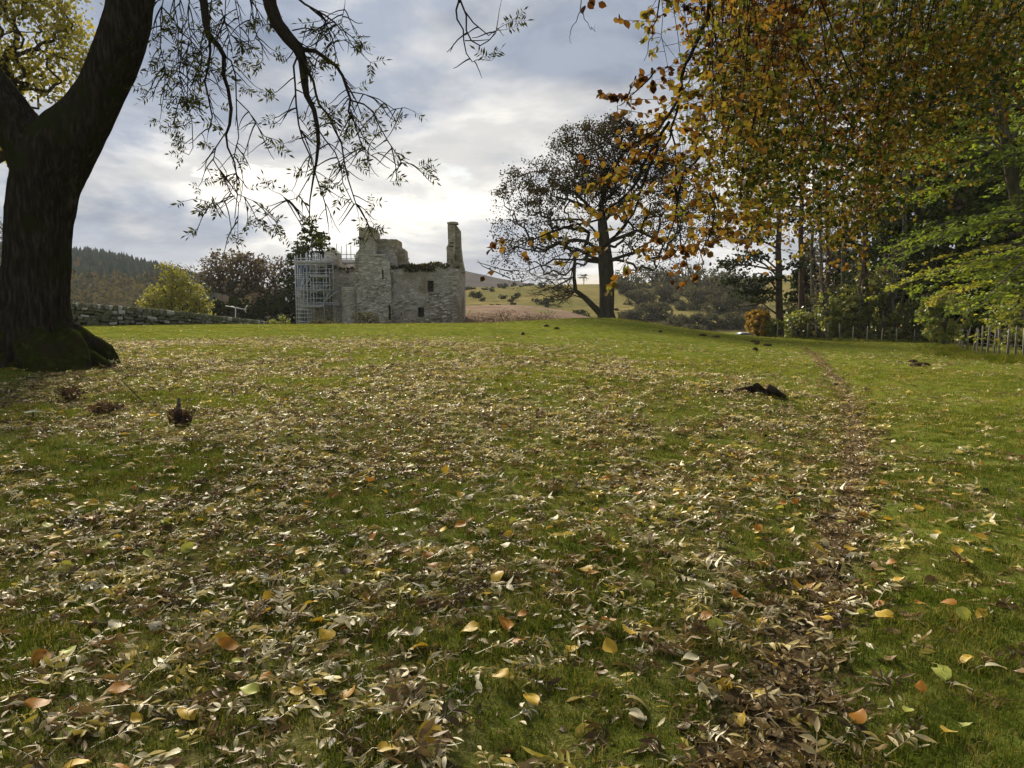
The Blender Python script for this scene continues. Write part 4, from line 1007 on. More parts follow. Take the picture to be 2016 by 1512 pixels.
    for k in range(245):
        px = random.choice((random.uniform(1330, 1560), random.uniform(1420, 1760), random.uniform(1420, 1760), random.uniform(1700, 2150)))
        d = random.uniform(4.6, 7.5) if px < 1450 else random.uniform(5.6, 11.0); lim = float(np.interp(px, [c[0] for c in lowb], [c[1] for c in lowb]))
        y1 = lim-abs(random.gauss(0, 130)); y0 = min(-60, y1-180) if random.random() < .75 else max(-60, y1-random.uniform(150, 300))
        a = P(px+random.uniform(-60, 170), y0, d+random.uniform(-.5, .5)); b = P(px, y1, d)
        q = nearest(a)
        pts = wander(a, b, 9, -.03)
        string(pts, np.interp(px, [1330, 1450, 1700, 1900], [8, 14, 15, 11]), .049, .0032)
        if y0 <= -60: tw.tube([q-RO, q.lerp(a, .55)+Vector((0, 0, .08))-RO, a-RO], [.008, .006, .0042], 4, False)
        else:
            q = P(px+random.uniform(20, 90), y0-160, d); tw.tube([q-RO, a-RO], [.006, .005], 4, False)
    for k in range(120):      # upper curtain, denser towards the bough
        px = random.uniform(1400, 2100); d = random.uniform(5.5, 11); y0 = random.uniform(-160, 60); y1 = y0+random.uniform(120, 260)
        pts = wander(P(px+random.uniform(-80, 140), y0, d), P(px, y1, d), 6, -.02); string(pts, 15, .049, .0032)
    tw.build('twig', M['twig'], root, fix=False, kind='stuff')
    me = leaf_mesh('leaf', np.array(LC), np.array(LA), np.array(LN), np.array(LS), TPL_BEECH, np.array(LT)); link('leaf', me, M['beech'], root, kind='stuff')
    print('beech leaves', len(LC))
over_beech()

# ------------------------------------------------------------------ other trees
LM = {}
LM['dark'] = leaf_mat('dark_oak_leaf', [(.018, .016, .009), (.034, .029, .014), (.06, .045, .02)], .25, gloss=.0)
LM['yellow'] = leaf_mat('yellow_maple_leaf', [(.10, .11, .025), (.17, .165, .04), (.24, .21, .06), (.09, .10, .025)], .55)
LM['yelgreen'] = leaf_mat('yellow_green_leaf', [(.11, .13, .028), (.19, .195, .04), (.26, .24, .055)], .4)
LM['brown'] = leaf_mat('rusty_leaf', [(.06, .048, .040), (.10, .075, .058), (.09, .078, .062)], .3, gloss=.02)
LM['green'] = leaf_mat('green_beech_leaf', [(0, .055, .09, .016), (.45, .125, .19, .026), (.8, .23, .285, .036), (1, .38, .33, .04)], .45, 'tint', .03, rough=.45)
LM['evergreen'] = leaf_mat('evergreen_needle', [(.014, .023, .008), (.028, .042, .013), (.048, .062, .018)], .15, gloss=.0)
LM['pine'] = leaf_mat('pine_needle', [(.018, .03, .018), (.035, .05, .028), (.055, .07, .038)], .15, gloss=.0)
LM['shrub'] = leaf_mat('shrub_leaf', [(.09, .12, .034), (.155, .195, .055), (.22, .255, .072), (.26, .235, .07)], .35)
LM['gold'] = leaf_mat('golden_leaf', [(.20, .13, .03), (.28, .18, .04), (.16, .12, .03)], .35)
LM['gorse'] = leaf_mat('gorse', [(.022, .028, .014), (.04, .046, .022), (.06, .062, .032)], .15, gloss=.0)
LM['scrub'] = leaf_mat('grey_scrub', [(.06, .062, .045), (.09, .092, .066), (.125, .122, .09)], .2, gloss=.0)
LM['red'] = leaf_mat('bare_red_twig', [(.09, .055, .045), (.13, .09, .07), (.17, .125, .10)], .2, gloss=.0)
LM['larch'] = leaf_mat('far_conifer', [(.05, .08, .072), (.075, .105, .088), (.10, .12, .09)], .1, gloss=.0)
LM['rust'] = leaf_mat('autumn_larch', [(.15, .105, .06), (.22, .15, .08), (.16, .13, .075)], .1, gloss=.0)

# big spreading tree on the crest
def crest_tree():
    d = 60.0; g = on_ground(1193, d); m = PXM(d)
    def rel(px, py, dy=0): return tuple(P(px, py, d)-g+Vector((0, dy, 0)))
    tp = [(0, 0, -.4), rel(1194, 612), rel(1195, 575), rel(1194, 545), rel(1192, 515), rel(1190, 480), rel(1186, 440), rel(1184, 400), rel(1186, 350), rel(1190, 300)]
    E = [(rel(1190, 330), (5.0, 5.0, 3.7)), (rel(1150, 300), (3.3, 3.5, 2.2)), (rel(1225, 295), (3.4, 3.5, 2.2)), (rel(1085, 380), (4.4, 4.5, 2.9)), (rel(1290, 380), (4.4, 4.5, 3.0)), (rel(1040, 440), (3.2, 3.6, 2.6)), (rel(1340, 440), (3.2, 3.6, 2.6)), (rel(1030, 510), (2.7, 3.4, 2.0)), (rel(1100, 480), (3.2, 3.8, 2.2)), (rel(1290, 490), (3.2, 3.8, 2.0))]
    prim = []
    for k, (a, b) in enumerate([(985, 500), (1000, 440), (1030, 390), (1065, 340), (1105, 300), (1150, 262), (1200, 250), (1250, 270), (1290, 320), (1330, 370), (1370, 420), (1375, 480), (1040, 470), (1110, 360), (1280, 420), (1180, 320), (1100, 500), (1300, 510), (1060, 530)]):
        e = rel(a, b, random.uniform(-4, 4)); prim.append((int(np.clip(3+(600-b)/70, 3, 8)), e))
    o = make_tree('oak_tree', 'large round-crowned dark tree standing alone on the grass crest', g, tp, E, 1900, .58, LM['dark'], M['barkdark'], 36000, .135, TPL_QUAD, .8, .011, .24, first=3, prim=prim, updrag=.3, sides=4, shell=.33, bend=.07,
              density=lambda a: (.22+sstep(a[:, 2], 3.5, 11.0))*(.25+sstep(fbm2(a[:, 0]*.5+a[:, 1]*.3, a[:, 2]*.5, 51, 2), .35, .6)))
    # low second stem leaning left, with its own twiggy limbs
    tp2 = [rel(1192, 628), rel(1172, 607), rel(1150, 585), rel(1133, 572), rel(1130, 545), rel(1132, 510), rel(1134, 490)]
    mb = MB(); mb.tube([Vector(q) for q in tp2], [.30, .24, .20, .17, .14, .10, .06], 8, False); mb.build('limb', M['barkdark'], o, True, fix=False)
    mb = MB()
    def spray(a, e, r, depth):
        a = Vector(a); e = Vector(e); L = (e-a).length; n = 7; pts = []; off = Vector((0, 0, 0))
        for q in range(n+1):
            u = q/n; off = off+Vector((random.gauss(0, 1), random.gauss(0, 1), random.gauss(0, 1)))*L*.018
            pts.append(a.lerp(e, u)+off*(q > 0)+Vector((0, 0, -.10*L*math.sin(math.pi*u))))
        mb.tube(pts, [r*(1-.8*q/n) for q in range(n+1)], 4, False)
        if depth:
            for k in range(6):
                p = pts[random.randint(2, n)]; spray(p, p+Vector((random.uniform(-1.3, .5), random.uniform(-.7, .7), random.uniform(-.45, .8)))*(.55+.35*depth), r*.45, depth-1)
    for k in range(15):
        q = Vector(tp2[random.randint(2, 6)]); spray(q, rel(random.uniform(1015, 1115), random.uniform(520, 598), random.uniform(-2.5, 2)), random.uniform(.04, .07), 2)
    mb.build('limb', M['barkdark'], o, True, fix=False, kind='stuff')
    for pp in ([(1010, 535), (985, 530), (960, 522), (938, 516)], [(1005, 548), (975, 535), (950, 524), (940, 512)]):
        mb = MB(); mb.tube([rel(*q) for q in pp], [.05, .04, .03, .015], 4, False); mb.build('limb', M['barkdark'], o, True, fix=False)
crest_tree()

def rel_tree(name, label, d, px, h_px_top, ells_px, ntgt, r, lm, bark, nleaf, lsize, step, rt, spread, lean=0, group=None, first=2, basepy=None, **k):
    g = on_ground(px, d)
    if basepy is not None: g.z = P(px, basepy, d).z
    def rel(a, b, dy=0): return tuple(P(a, b, d)-g+Vector((0, dy, 0)))
    b0 = 600+(CAMZ-g.z)*F/d
    n = 8; tp = [(0, 0, -.4)]+[rel(px+lean*(i/n)**1.5+random.gauss(0, 1.2), b0+(h_px_top-b0)*i/n) for i in range(1, n+1)]
    m = PXM(d); E = [(rel(a, b), (ra*m, ra*m*.95, rb*m)) for a, b, ra, rb in ells_px]
    return make_tree(name, label, g, tp, E, ntgt, r, lm, bark, nleaf, lsize, step=step, rt=rt, spread=spread, first=first, group=group, **k)
# left of the castle
rel_tree('maple_tree', 'yellow leaved maple showing behind the fork of the ash trunk', 27, -70, 60, [(60, 60, 110, 120), (20, 160, 75, 75), (110, 150, 60, 70), (-60, 40, 180, 170), (-40, 260, 70, 60)], 420, .35, LM['yellow'], M['barkdark'], 9500, .13, .5, .010, .32, first=4)
rel_tree('bare_tree', 'thin bare tree at the far side of the ash trunk', 95, -18, 440, [(-18, 480, 36, 55)], 220, .22, LM['brown'], M['barkgrey'], 600, .22, .6, .03, .3, first=3)
rel_tree('maple_tree', 'yellow green tree beyond the stone wall beside the aerial', 78, 338, 535, [(345, 560, 26, 32), (310, 588, 26, 24), (372, 585, 30, 26), (330, 540, 18, 20), (300, 608, 22, 16), (395, 604, 24, 18), (340, 600, 40, 22)], 260, .22, LM['yelgreen'], M['barkdark'], 5200, .20, .5, .022, .32)
rel_tree('bare_tree', 'domed bare tree rising behind the yellow green tree', 120, 352, 522, [(350, 545, 42, 28), (312, 540, 22, 20)], 420, .30, LM['brown'], M['barkgrey'], 250, .25, .6, .032, .3)
rel_tree('chestnut_tree', 'broad brown half-bare tree between the yellow tree and the castle', 112, 458, 505, [(455, 540, 62, 46), (425, 555, 36, 32), (490, 530, 40, 34)], 700, .5, LM['brown'], M['barkdark'], 2300, .36, .7, .035, .4)
rel_tree('chestnut_tree', 'dark brown half-bare tree close behind the scaffolding', 118, 540, 515, [(540, 548, 52, 42), (565, 560, 40, 50), (510, 575, 40, 36)], 600, .45, LM['brown'], M['barkdark'], 1800, .38, .7, .035, .4)
for (px, d, top, rx, lab) in ((420, 104, 585, 34, 'dark evergreen undergrowth just left of the aerial'), (470, 100, 585, 36, 'dark evergreen undergrowth directly behind the aerial'), (520, 104, 580, 38, 'dark evergreen undergrowth midway between aerial and scaffolding'), (566, 108, 575, 34, 'dark evergreen undergrowth touching the foot of the scaffolding'), (395, 96, 595, 22, 'small dark evergreen bush beside the yellow green tree')):
    g = on_ground(px, d); bush('holly_bush', lab, g, rx*PXM(d), 2, (655-top)*PXM(d)*.52, 1500, .34, LM['evergreen'], M['barkdark'], 'undergrowth below the brown trees', 'bush', flat=.2)
def conifer(name, label, px, d, top, w_px, n_wh, lm, group=None, basepy=None, start=.15, droop=.12, dens=26, ls=.3, bark='barkpine', gaps=.0, asym=0):
    g = on_ground(px, d)
    if basepy is not None: g.z = P(px, basepy, d).z
    h = P(px, top, d).z-g.z; root = empty(name, g, label, 'tree', group); w = w_px*PXM(d)/2
    tr = MB(); tr.tube([(0, 0, -.3), (0, 0, h*.4), (random.gauss(0, .02)*h, 0, h)], [h*.018+.03, h*.012+.02, .015], 7, False); tr.build('trunk', M[bark], root, True, fix=False)
    lb = MB(); LC = []; LA = []
    for k in range(n_wh):
        t = start+(1-start)*(k+random.random()*.6)/n_wh; z = h*t; rad = w*(1-t)**.75*random.uniform(.75, 1.15)+.05*w
        for q in range(random.randint(4, 6)):
            if random.random() < gaps: continue
            a = random.uniform(0, 6.283); dx, dy = math.cos(a), math.sin(a); r2 = rad*random.uniform(.7, 1.1)*(1+asym*dx)
            e = Vector((dx*r2, dy*r2, z-droop*r2+random.gauss(0, .06)*r2)); s = Vector((0, 0, z)); mid = s.lerp(e, .5)+Vector((0, 0, .08*r2))
            lb.tube([s, mid, e], [.012*h*(1-t)+.012, .012, .006], 3, False)
            nl = max(2, int(dens*r2/w*random.uniform(.7, 1.2)))
            for j in range(nl):
                u = random.uniform(.2, 1); p = (s.lerp(mid, u*2) if u < .5 else mid.lerp(e, u*2-1)); LC.append(p+Vector((random.gauss(0, .10), random.gauss(0, .10), random.gauss(-.05, .07)))*max(r2*.55, .3)); LA.append(Vector((dx+random.gauss(0, .7), dy+random.gauss(0, .7), random.gauss(-.35, .4))))
    lb.build('limb', M[bark], root, fix=False, kind='stuff'); n = len(LC)
    link('crown', leaf_mesh('crown', np.array(LC), unit(np.array(LA)), rdir(n), ls*rng.uniform(.6, 1.4, n), TPL_LEAF), lm, root, kind='stuff'); return root
conifer('larch_tree', 'dark sparse conifer rising behind the scaffolding poles', 618, 112, 432, 190, 34, LM['evergreen'], ls=.36, dens=70, gaps=.1, start=.2, droop=-.15)
conifer('larch_tree', 'dark conifer showing above the castle turret', 644, 115, 455, 120, 26, LM['evergreen'], ls=.36, dens=50, gaps=.1, start=.2, droop=-.1)
conifer('larch_tree', 'slim dark conifer overlapping the brown tree left of the scaffolding', 594, 116, 458, 130, 26, LM['evergreen'], ls=.34, dens=34, gaps=.15, start=.15, droop=-.05)

# wood at the far side, behind the fence
def pine(label, px, d, top, r, clumps, lean=0, group=None, low=()):
    g = on_ground(px, d); root = empty('pine_tree', g, label, 'tree', group)
    def rel(a, b, dy=0): return P(a, b, d)-g+Vector((0, dy, 0))
    b0 = 600+(CAMZ-g.z)*F/d; tp = [Vector((0, 0, -.4))]+[rel(px+lean*(i/9)**1.4+random.gauss(0, 1), b0+(top-b0)*i/9) for i in range(1, 10)]
    tr = MB(); tr.tube(tp, [r*1.25]+[r*(1-.085*i) for i in range(9)], 9, False); tr.build('trunk', M['barkpine'], root, True, fix=False)
    lb = MB(); LC = []; LA = []; m = PXM(d)
    for (a, b, w, h, n) in clumps:
        dy = random.uniform(-1.5, 1.5); c = rel(a, b, dy); zt = c.z-.1*abs(c.x)
        s = min(tp, key=lambda q: abs(q.z-zt+.4)); mid = s.lerp(c, .55)+Vector((0, 0, random.uniform(-.2, .3)))
        lb.tube([s, mid, c], [.10, .06, .03], 5, False)
        for k in range(n):
            p = c+Vector((random.gauss(0, w*m*.45), random.gauss(0, w*m*.4), random.gauss(0, h*m*.40)))
            if k % 5 == 0: lb.tube([c.lerp(mid, random.random()*.6), p], [.02, .007], 3, False)
            LC.append(p); LA.append(Vector((random.gauss(0, 1), random.gauss(0, 1), random.gauss(.25, .7))))
    for pp in low:
        lb.tube([rel(*q) for q in pp], [.09-.06*i/(len(pp)-1) for i in range(len(pp))], 5, False)
    lb.build('limb', M['barkpine'], root, True, fix=False, kind='stuff'); n = len(LC)
    link('crown', leaf_mesh('crown', np.array(LC), unit(np.array(LA)), rdir(n), .24*rng.uniform(.6, 1.4, n), TPL_LEAF), LM['pine'], root, kind='stuff')
pine('dark pine leaning over the hollow at the open end of the fence', 1535, 61, 270, .30, [(1450, 520, 42, 16, 260), (1480, 505, 34, 14, 200), (1438, 555, 30, 10, 130), (1500, 550, 46, 14, 260), (1475, 575, 50, 12, 260), (1500, 590, 40, 10, 160), (1560, 520, 30, 16, 120), (1500, 440, 40, 18, 160), (1570, 430, 40, 22, 180), (1520, 380, 50, 24, 240), (1560, 330, 50, 30, 260), (1535, 280, 40, 26, 220), (1490, 470, 44, 12, 160)], -6, low=([(1533, 545), (1505, 520), (1470, 505), (1440, 500)], [(1533, 575), (1490, 600), (1455, 604), (1430, 590)], [(1533, 565), (1505, 580), (1470, 596)]))
pine('tall pine standing second along the far fence', 1577, 66, 200, .28, [(1560, 330, 40, 24, 190), (1600, 300, 44, 24, 200), (1580, 240, 44, 30, 260), (1610, 380, 40, 16, 140), (1550, 400, 36, 14, 120), (1596, 450, 34, 12, 100)], 4)
pine('tall thin pine with a bare lower stem behind the mid fence', 1632, 64, 150, .22, [(1630, 200, 50, 34, 260), (1600, 260, 40, 20, 160), (1660, 290, 44, 22, 180), (1640, 350, 40, 18, 140), (1655, 430, 36, 14, 110)], -8)
pine('tall pine showing between the leaves over the bramble bank', 1704, 62, 120, .28, [(1704, 180, 60, 34, 260), (1670, 260, 46, 24, 200), (1740, 300, 50, 24, 200), (1700, 380, 46, 20, 170), (1735, 440, 40, 16, 130)], 6)
for i, (px, d, top) in enumerate([(1618, 62, 470), (1690, 61, 500), (1760, 61, 480), (1835, 60, 500), (1600, 70, 300), (1660, 72, 280), (1618, 75, 330), (1745, 68, 220), (1780, 64, 200)]):
    rel_tree('bare_tree', 'slender bare grey tree in the wood behind the fence', d, px, top, [(px, top+60, 30, 70), (px+8, top+160, 34, 60)], 160, .15, LM['brown'], M['barkgrey'], 300, .2, .6, .016, .3, lean=random.uniform(-10, 10), first=4, group='slender bare trees in the wood behind the fence')
# understorey shrubs along the fence
for (px, d, wpx, top, n, key, lab) in [
    (1490, 62, 46, 606, 1500, 'gold', 'golden bush in the gap left of the pine stem'),
    (1522, 61, 40, 628, 900, 'shrub', 'low green bush at the foot of the leaning pine'),
    (1655, 61.5, 120, 560, 4200, 'shrub', 'broad pale green hawthorn behind the fence posts'),
    (1735, 63, 120, 520, 4800, 'shrub', 'tall green thicket behind the fence posts'),
    (1930, 48, 170, 560, 5200, 'evergreen', 'dark laurel mass under the firs behind the close-set posts'), (2050, 40, 170, 560, 5200, 'evergreen', 'dark laurel mass at the far right under the firs'), (1860, 62, 120, 570, 3600, 'evergreen', 'dark laurel in the corner where the two fences meet'),
    (1600, 68, 110, 570, 2200, 'scrub', 'grey bare thicket below the tall pines'),
    (1690, 72, 130, 545, 2600, 'scrub', 'grey thicket deep in the wood behind the hawthorn'),
    (1805, 60, 120, 592, 3600, 'shrub', 'green maple bush at the corner of the fence'),
    (1575, 64, 90, 606, 2000, 'shrub', 'dull green shrub between the two left pines')]:
    g = on_ground(px, d); b0 = 600+(CAMZ-g.z)*F/d; hh = (b0-top)*PXM(d)
    bush('hawthorn_bush' if key == 'shrub' else 'bush', lab, g, wpx*PXM(d)/2, 1.6, hh*.52, n, .22, LM[key], M['barkgrey'], stems=12, tpl=TPL_LEAF, lump=5)
# dark firs making the deep shade at the right
for (px, d, top, w, st, lab) in [(1795, 68, 60, 300, .16, 'dark fir towering behind the fence corner'), (1890, 60, -60, 330, .16, 'broad dark fir behind the pale curved beech stem'), (2010, 52, -200, 400, .12, 'very dark fir behind the layered green beech'), (2120, 42, -300, 420, .10, 'black green fir outermost beside the close-set fence'), (1960, 72, -60, 400, .12, 'tall dark fir deep in the right-hand wood'), (1730, 86, 180, 240, .1, 'dark fir rising behind the tall pines'), (1650, 95, 430, 130, .03, 'short dark fir behind the bare slender trees'), (1585, 98, 470, 110, .03, 'short dark fir behind the second pine'), (1850, 80, 120, 300, .03, 'dense dark fir filling the gap above the fence corner')]:
    conifer('fir_tree', lab, px, d, top, w, 44, LM['evergreen'], ls=.36, dens=90, start=st, droop=.18)

def layered_beech():
    d = 21.0; g = on_ground(2075, d)
    root = empty('beech_tree', g, 'green layered beech with a pale curved stem beside the fence', 'tree')
    def rel(a, b, dd=d): return P(a, b, dd)-g
    st = [Vector((0, 0, -.4)), rel(2070, 600), rel(2050, 500), rel(2025, 430), rel(2000, 390), rel(1991, 350), rel(1985, 310), rel(1978, 260), rel(1966, 210), rel(1955, 160), rel(1948, 110), rel(1940, 40), rel(1925, -60), rel(1915, -200)]
    mb = MB(); mb.tube(st, [.24, .19, .16, .15, .145, .14, .135, .125, .115, .105, .095, .085, .07, .05], 10, False); mb.build('trunk', M['barkgrey'], root, True, fix=False)
    st2 = [Vector((1.6, .8, -.4)), Vector((1.6, .8, 3)), Vector((1.5, .7, 7)), Vector((1.2, .6, 11)), Vector((1, .5, 15))]
    mb = MB(); mb.tube(st2, [.34, .28, .24, .17, .08], 10, False); mb.build('trunk', M['barkgrey'], root, True, fix=False)
    lb = MB(); LC = []; LA = []; LN = []; LT = []; LS = []
    for k in range(250):
        t = random.random()**.9; z = 2.1+t*11.9; S0 = st if random.random() < .5 else st2
        zs = [p.z for p in S0]; s = Vector([float(np.interp(max(z-.6, .5), zs, [p[i] for p in S0])) for i in range(3)])
        a = math.radians(random.gauss(190, 62)); ln = random.uniform(1.8, 4.4)*(1-.45*t)
        dx, dy = math.cos(a), math.sin(a); rise = random.uniform(.0, .25)
        pts = []
        for q in range(9):
            u = q/8; pts.append(s+Vector((dx*ln*u, dy*ln*u, .6+ln*(rise*u-.32*u*u))) if q else s)
        lb.tube(pts, [.03*(1-.85*q/8)+.003 for q in range(9)], 4, False)
        side = Vector((-dy, dx, 0)); bri = random.gauss(.42, .16)+(.22 if z < 4 else 0)
        for q in range(2, 9):
            for sg in (-1, 1):
                if random.random() < .12: continue
                l2 = ln*.34*(1-abs(q-4)/9)*random.uniform(.6, 1.15); tip = pts[q]+(side*sg+Vector((dx, dy, 0))*.75)*l2*.75+Vector((0, 0, random.gauss(-.16, .08)*l2))
                lb.tube([pts[q], tip], [.007, .002], 3, False)
                nl = int(l2*26)+3
                for j in range(nl):
                    u = random.uniform(.1, 1.05); LC.append(pts[q].lerp(tip, u)+Vector((random.gauss(0, .04), random.gauss(0, .04), random.gauss(0, .025))))
                    LA.append((tip-pts[q]).normalized()+Vector((random.gauss(0, .7), random.gauss(0, .7), random.gauss(-.1, .25)))); LN.append(Vector((random.gauss(0, .35), random.gauss(0, .35), 1))); LT.append(bri+random.gauss(0, .13)); LS.append(random.uniform(.07, .115))
    lb.build('limb', M['barkgrey'], root, fix=False, kind='stuff'); print('layered', len(LC))
    link('crown', leaf_mesh('crown', np.array(LC), unit(np.array(LA)), np.array(LN), np.array(LS), TPL_LEAF, np.array(LT)), LM['green'], root, kind='stuff')
layered_beech()
for (px, d, w, top, key, lab) in [(1870, 34, 130, 570, 'shrub', 'bright maple sapling leaning over the fence under the beech'), (2010, 30, 110, 590, 'shrub', 'leafy sapling hiding the end of the close-set posts')]:
    g = on_ground(px, d); b0 = 600+(CAMZ-g.z)*F/d; hh = (b0-top)*PXM(d)
    o = bush('maple_sapling', lab, g+Vector((.5, 1.2, .5)), w*PXM(d)/2, 1.0, hh*.45, 1700, .15, LM['shrub'], M['barkgrey'], stems=8, tpl=TPL_LEAF, lump=4, flat=.6, cat='sapling')

# scrub, gorse and small pines on the far slopes
gi = 0
for (px, py, r) in [(1240, 592, 26), (1290, 588, 34), (1345, 585, 36), (1400, 600, 36), (1440, 596, 30), (1260, 615, 24), (1310, 612, 30), (1365, 622, 36), (1420, 628, 34), (1455, 622, 26), (1232, 600, 20), (1385, 640, 26), (1340, 640, 22), (1215, 585, 18), (1285, 632, 28), (1320, 598, 30), (1375, 606, 34), (1245, 634, 22), (1410, 615, 34), (1445, 640, 26), (1470, 610, 28), (1300, 646, 22), (1365, 648, 22), (1480, 632, 24)]:
    d = 150+(640-py)*2.2; p = at_gold(px, d+20); p.z = P(px, py+r*.55, p.y).z-.3
    p.z = at_gold(px, p.y).z-.5
    bush('scrub_bush', 'grey leafless scrub bush in the hollow right of the crest tree', p, r*PXM(p.y)*1.35, 4, r*PXM(p.y)*.75, 2200, .5, LM['scrub'], M['barkdark'], 'grey scrub in the hollow', stems=14)
for k in range(95):
    px = random.choice((random.uniform(915, 1100), random.uniform(1210, 1480), random.uniform(1300, 1480))); d = random.uniform(205, 372); p = at_gold(px, d)
    r = random.uniform(.6, 1.9); bush('gorse_bush', 'small dark gorse bush dotted on the golden hillside', p, r, r*.9, r*.42, 130, .40, LM['gorse'], M['barkdark'], 'gorse bushes on the golden hillside', stems=4)
for (px, d, r) in [(925, 190, 3.0), (975, 215, 2.0), (935, 260, 3.0), (1010, 205, 2.6), (1075, 225, 2.8), (1050, 180, 2.4), (990, 330, 2.6), (1140, 190, 3), (1100, 170, 2.4)]:
    p = at_gold(px, d); bush('gorse_bush', 'larger dark gorse clump above the bracken bank', p, r, r*.8, r*.42, 420, .45, LM['gorse'], M['barkdark'], 'gorse clumps above the bracken bank', stems=6)
for i, (px, top) in enumerate([(1240, 530), (1252, 525), (1262, 522), (1268, 527), (1275, 523), (1282, 532), (1296, 536), (1308, 538), (1214, 533), (1148, 540)]):
    d = 372; p = at_gold(px, d); g = p; h = P(px, top, d).z-p.z
    root = empty('pine_tree', p, 'thin ridge-line pine on the skyline beside the crest tree', 'tree', 'thin pines on the skyline')
    mb = MB(); mb.tube([(0, 0, -.4), (random.gauss(0, .2), 0, h*.5), (random.gauss(0, .3), 0, h)], [.22, .17, .08], 5, False); mb.build('trunk', M['barkpine'], root, fix=False)
    n = 150; C = np.column_stack([rng.normal(0, 1.0, n), rng.normal(0, .9, n), h*(.5+.5*rng.random(n)**.8)]); C[:, 2] = np.round(C[:, 2]/1.1)*1.1+rng.normal(0, .18, n)
    link('crown', leaf_mesh('crown', C, rdir(n)*np.array([1, 1, .3]), rdir(n)+np.array([0, 0, 1.5]), .75*rng.uniform(.6, 1.3, n), TPL_LEAF), LM['pine'], root, kind='stuff')
# bare reddish shrubs at the foot of the bracken bank, next to the castle
for k, px in enumerate(np.linspace(922, 1098, 17)):
    d = random.uniform(74, 86); g = on_ground(px, d); h = random.uniform(.5, 1.0)*1.5*(1.2 if px < 1010 else .8); root = empty('bare_shrub', g, 'leafless reddish shrub at the foot of the bracken bank', 'shrub', 'leafless shrubs below the bracken bank')
    tg = sample_ell([((0, 0, h*.75), (1.2, .9, h*.75))], 110, .5); tg[:, 2] = np.maximum(tg[:, 2], .2); arr, par, tips = skeleton([(0, 0, -.3), (.0, 0, -.1), (.02, 0, .1)], tg, .3, 1, .3, .1); a, b, R = limb_meshes(arr, par, tips, .010, .035, 3); a.f += [tuple(i+len(a.v) for i in f) for f in b.f]; a.v += b.v
    a.build('stem', M['barkred'] if 'barkred' in M else M['barkpine'], root, fix=False)
    n = 260; C = sample_ell([((0, 0, h*.75), (1.3, .9, h*.7))], n, .5); C[:, 2] = np.maximum(C[:, 2], .1); link('foliage', leaf_mesh('foliage', C, rdir(n), rdir(n), .14*rng.uniform(.6, 1.4, n), TPL_NARROW), LM['red'], root, kind='stuff')
bush('elder_bush', 'hazy green elder bush in front of the round castle tower', on_ground(722, 72), 1.5, 1.2, .95, 900, .15, LM['scrub'], M['barkgrey'], stems=16, tpl=TPL_LEAF)
bush('elder_bush', 'low grey green bush at the foot of the scaffolding', on_ground(640, 76), 2.0, 1.2, .72, 700, .16, LM['scrub'], M['barkgrey'], stems=16, tpl=TPL_LEAF)
bush('weed_clump', 'pale weed clump at the end of the stone wall', on_ground(552, 58), .9, .6, .38, 300, .13, LM['shrub'], M['barkgrey'], stems=8, tpl=TPL_LEAF)

# far wooded hillside: one mass of conifers
def far_wood():
    V = []; Fc = []; V2 = []; F2 = []
    def cone(p, h, r, V, Fc):
        b = len(V); k = 5; a0 = random.uniform(0, 6); 
        for z, rr in ((.12, 1.0), (.42, .62), (.40, .8), (.72, .34), (.70, .46)):
            for q in range(k): V.append((p.x+math.cos(a0+q*6.283/k)*r*rr*random.uniform(.8, 1.2), p.y+math.sin(a0+q*6.283/k)*r*rr, p.z+h*z))
        V.append((p.x, p.y, p.z+h))
        for (i, j) in ((0, 1), (2, 3)):
            for q in range(k): Fc.append((b+i*k+q, b+i*k+(q+1) % k, b+j*k+(q+1) % k, b+j*k+q))
        for q in range(k): Fc.append((b+4*k+q, b+4*k+(q+1) % k, b+5*k, b+5*k))
    for k in range(3600):
        px = random.uniform(-250, 560); d = 300+(640-300)*random.random()**.6*1.03; p = at_wood(px, d); n = float(vnoise(np.array([p.x*.02]), np.array([d*.02]), 91)[0])
        if d > 585 or (d < 430 and n > .45): cone(p, random.uniform(7, 11), random.uniform(2.0, 3.0), V2, F2)
        else: cone(p, random.uniform(9, 14), random.uniform(2.2, 3.4), V, Fc)
    def mk(name, V, Fc, mat, label):
        me = bpy.data.meshes.new(name); me.from_pydata(V, [], [f[:3] if f[2] == f[3] else f for f in Fc]); me.update(); link(name, me, mat, label=label, cat='wood', kind='stuff')
    mk('conifer_wood', V, Fc, LM['larch'], 'dark conifer wood covering the far left hillside')
    mk('larch_wood', V2, F2, LM['rust'], 'rusty larch wood along the top of the far hillside')
    # rounded bare trees at the hill foot
    N = 15000; px = rng.uniform(-200, 330, N); cl = rng.integers(0, 70, N); cpx = rng.uniform(-200, 320, 70); cd = rng.uniform(190, 290, 70)
    ch = rng.uniform(9, 15, 70); dv = rdir(N); C = np.column_stack([(cpx[cl]-1008)/F*cd[cl]+dv[:, 0]*5, cd[cl]+dv[:, 1]*5, -4.5+ch[cl]*.55+dv[:, 2]*ch[cl]*.5]); C[:, 2] = np.maximum(C[:, 2], -4)
    link('far_woodland', leaf_mesh('far_woodland', C, rdir(N), rdir(N), 1.0*rng.uniform(.5, 1.3, N), TPL_QUAD), leaf_mat('far_bare_wood', [(.07, .066, .055), (.10, .09, .075), (.11, .10, .07)], .2, gloss=0), label='grey brown bare woodland at the foot of the far hill', cat='wood', kind='stuff')
far_wood()

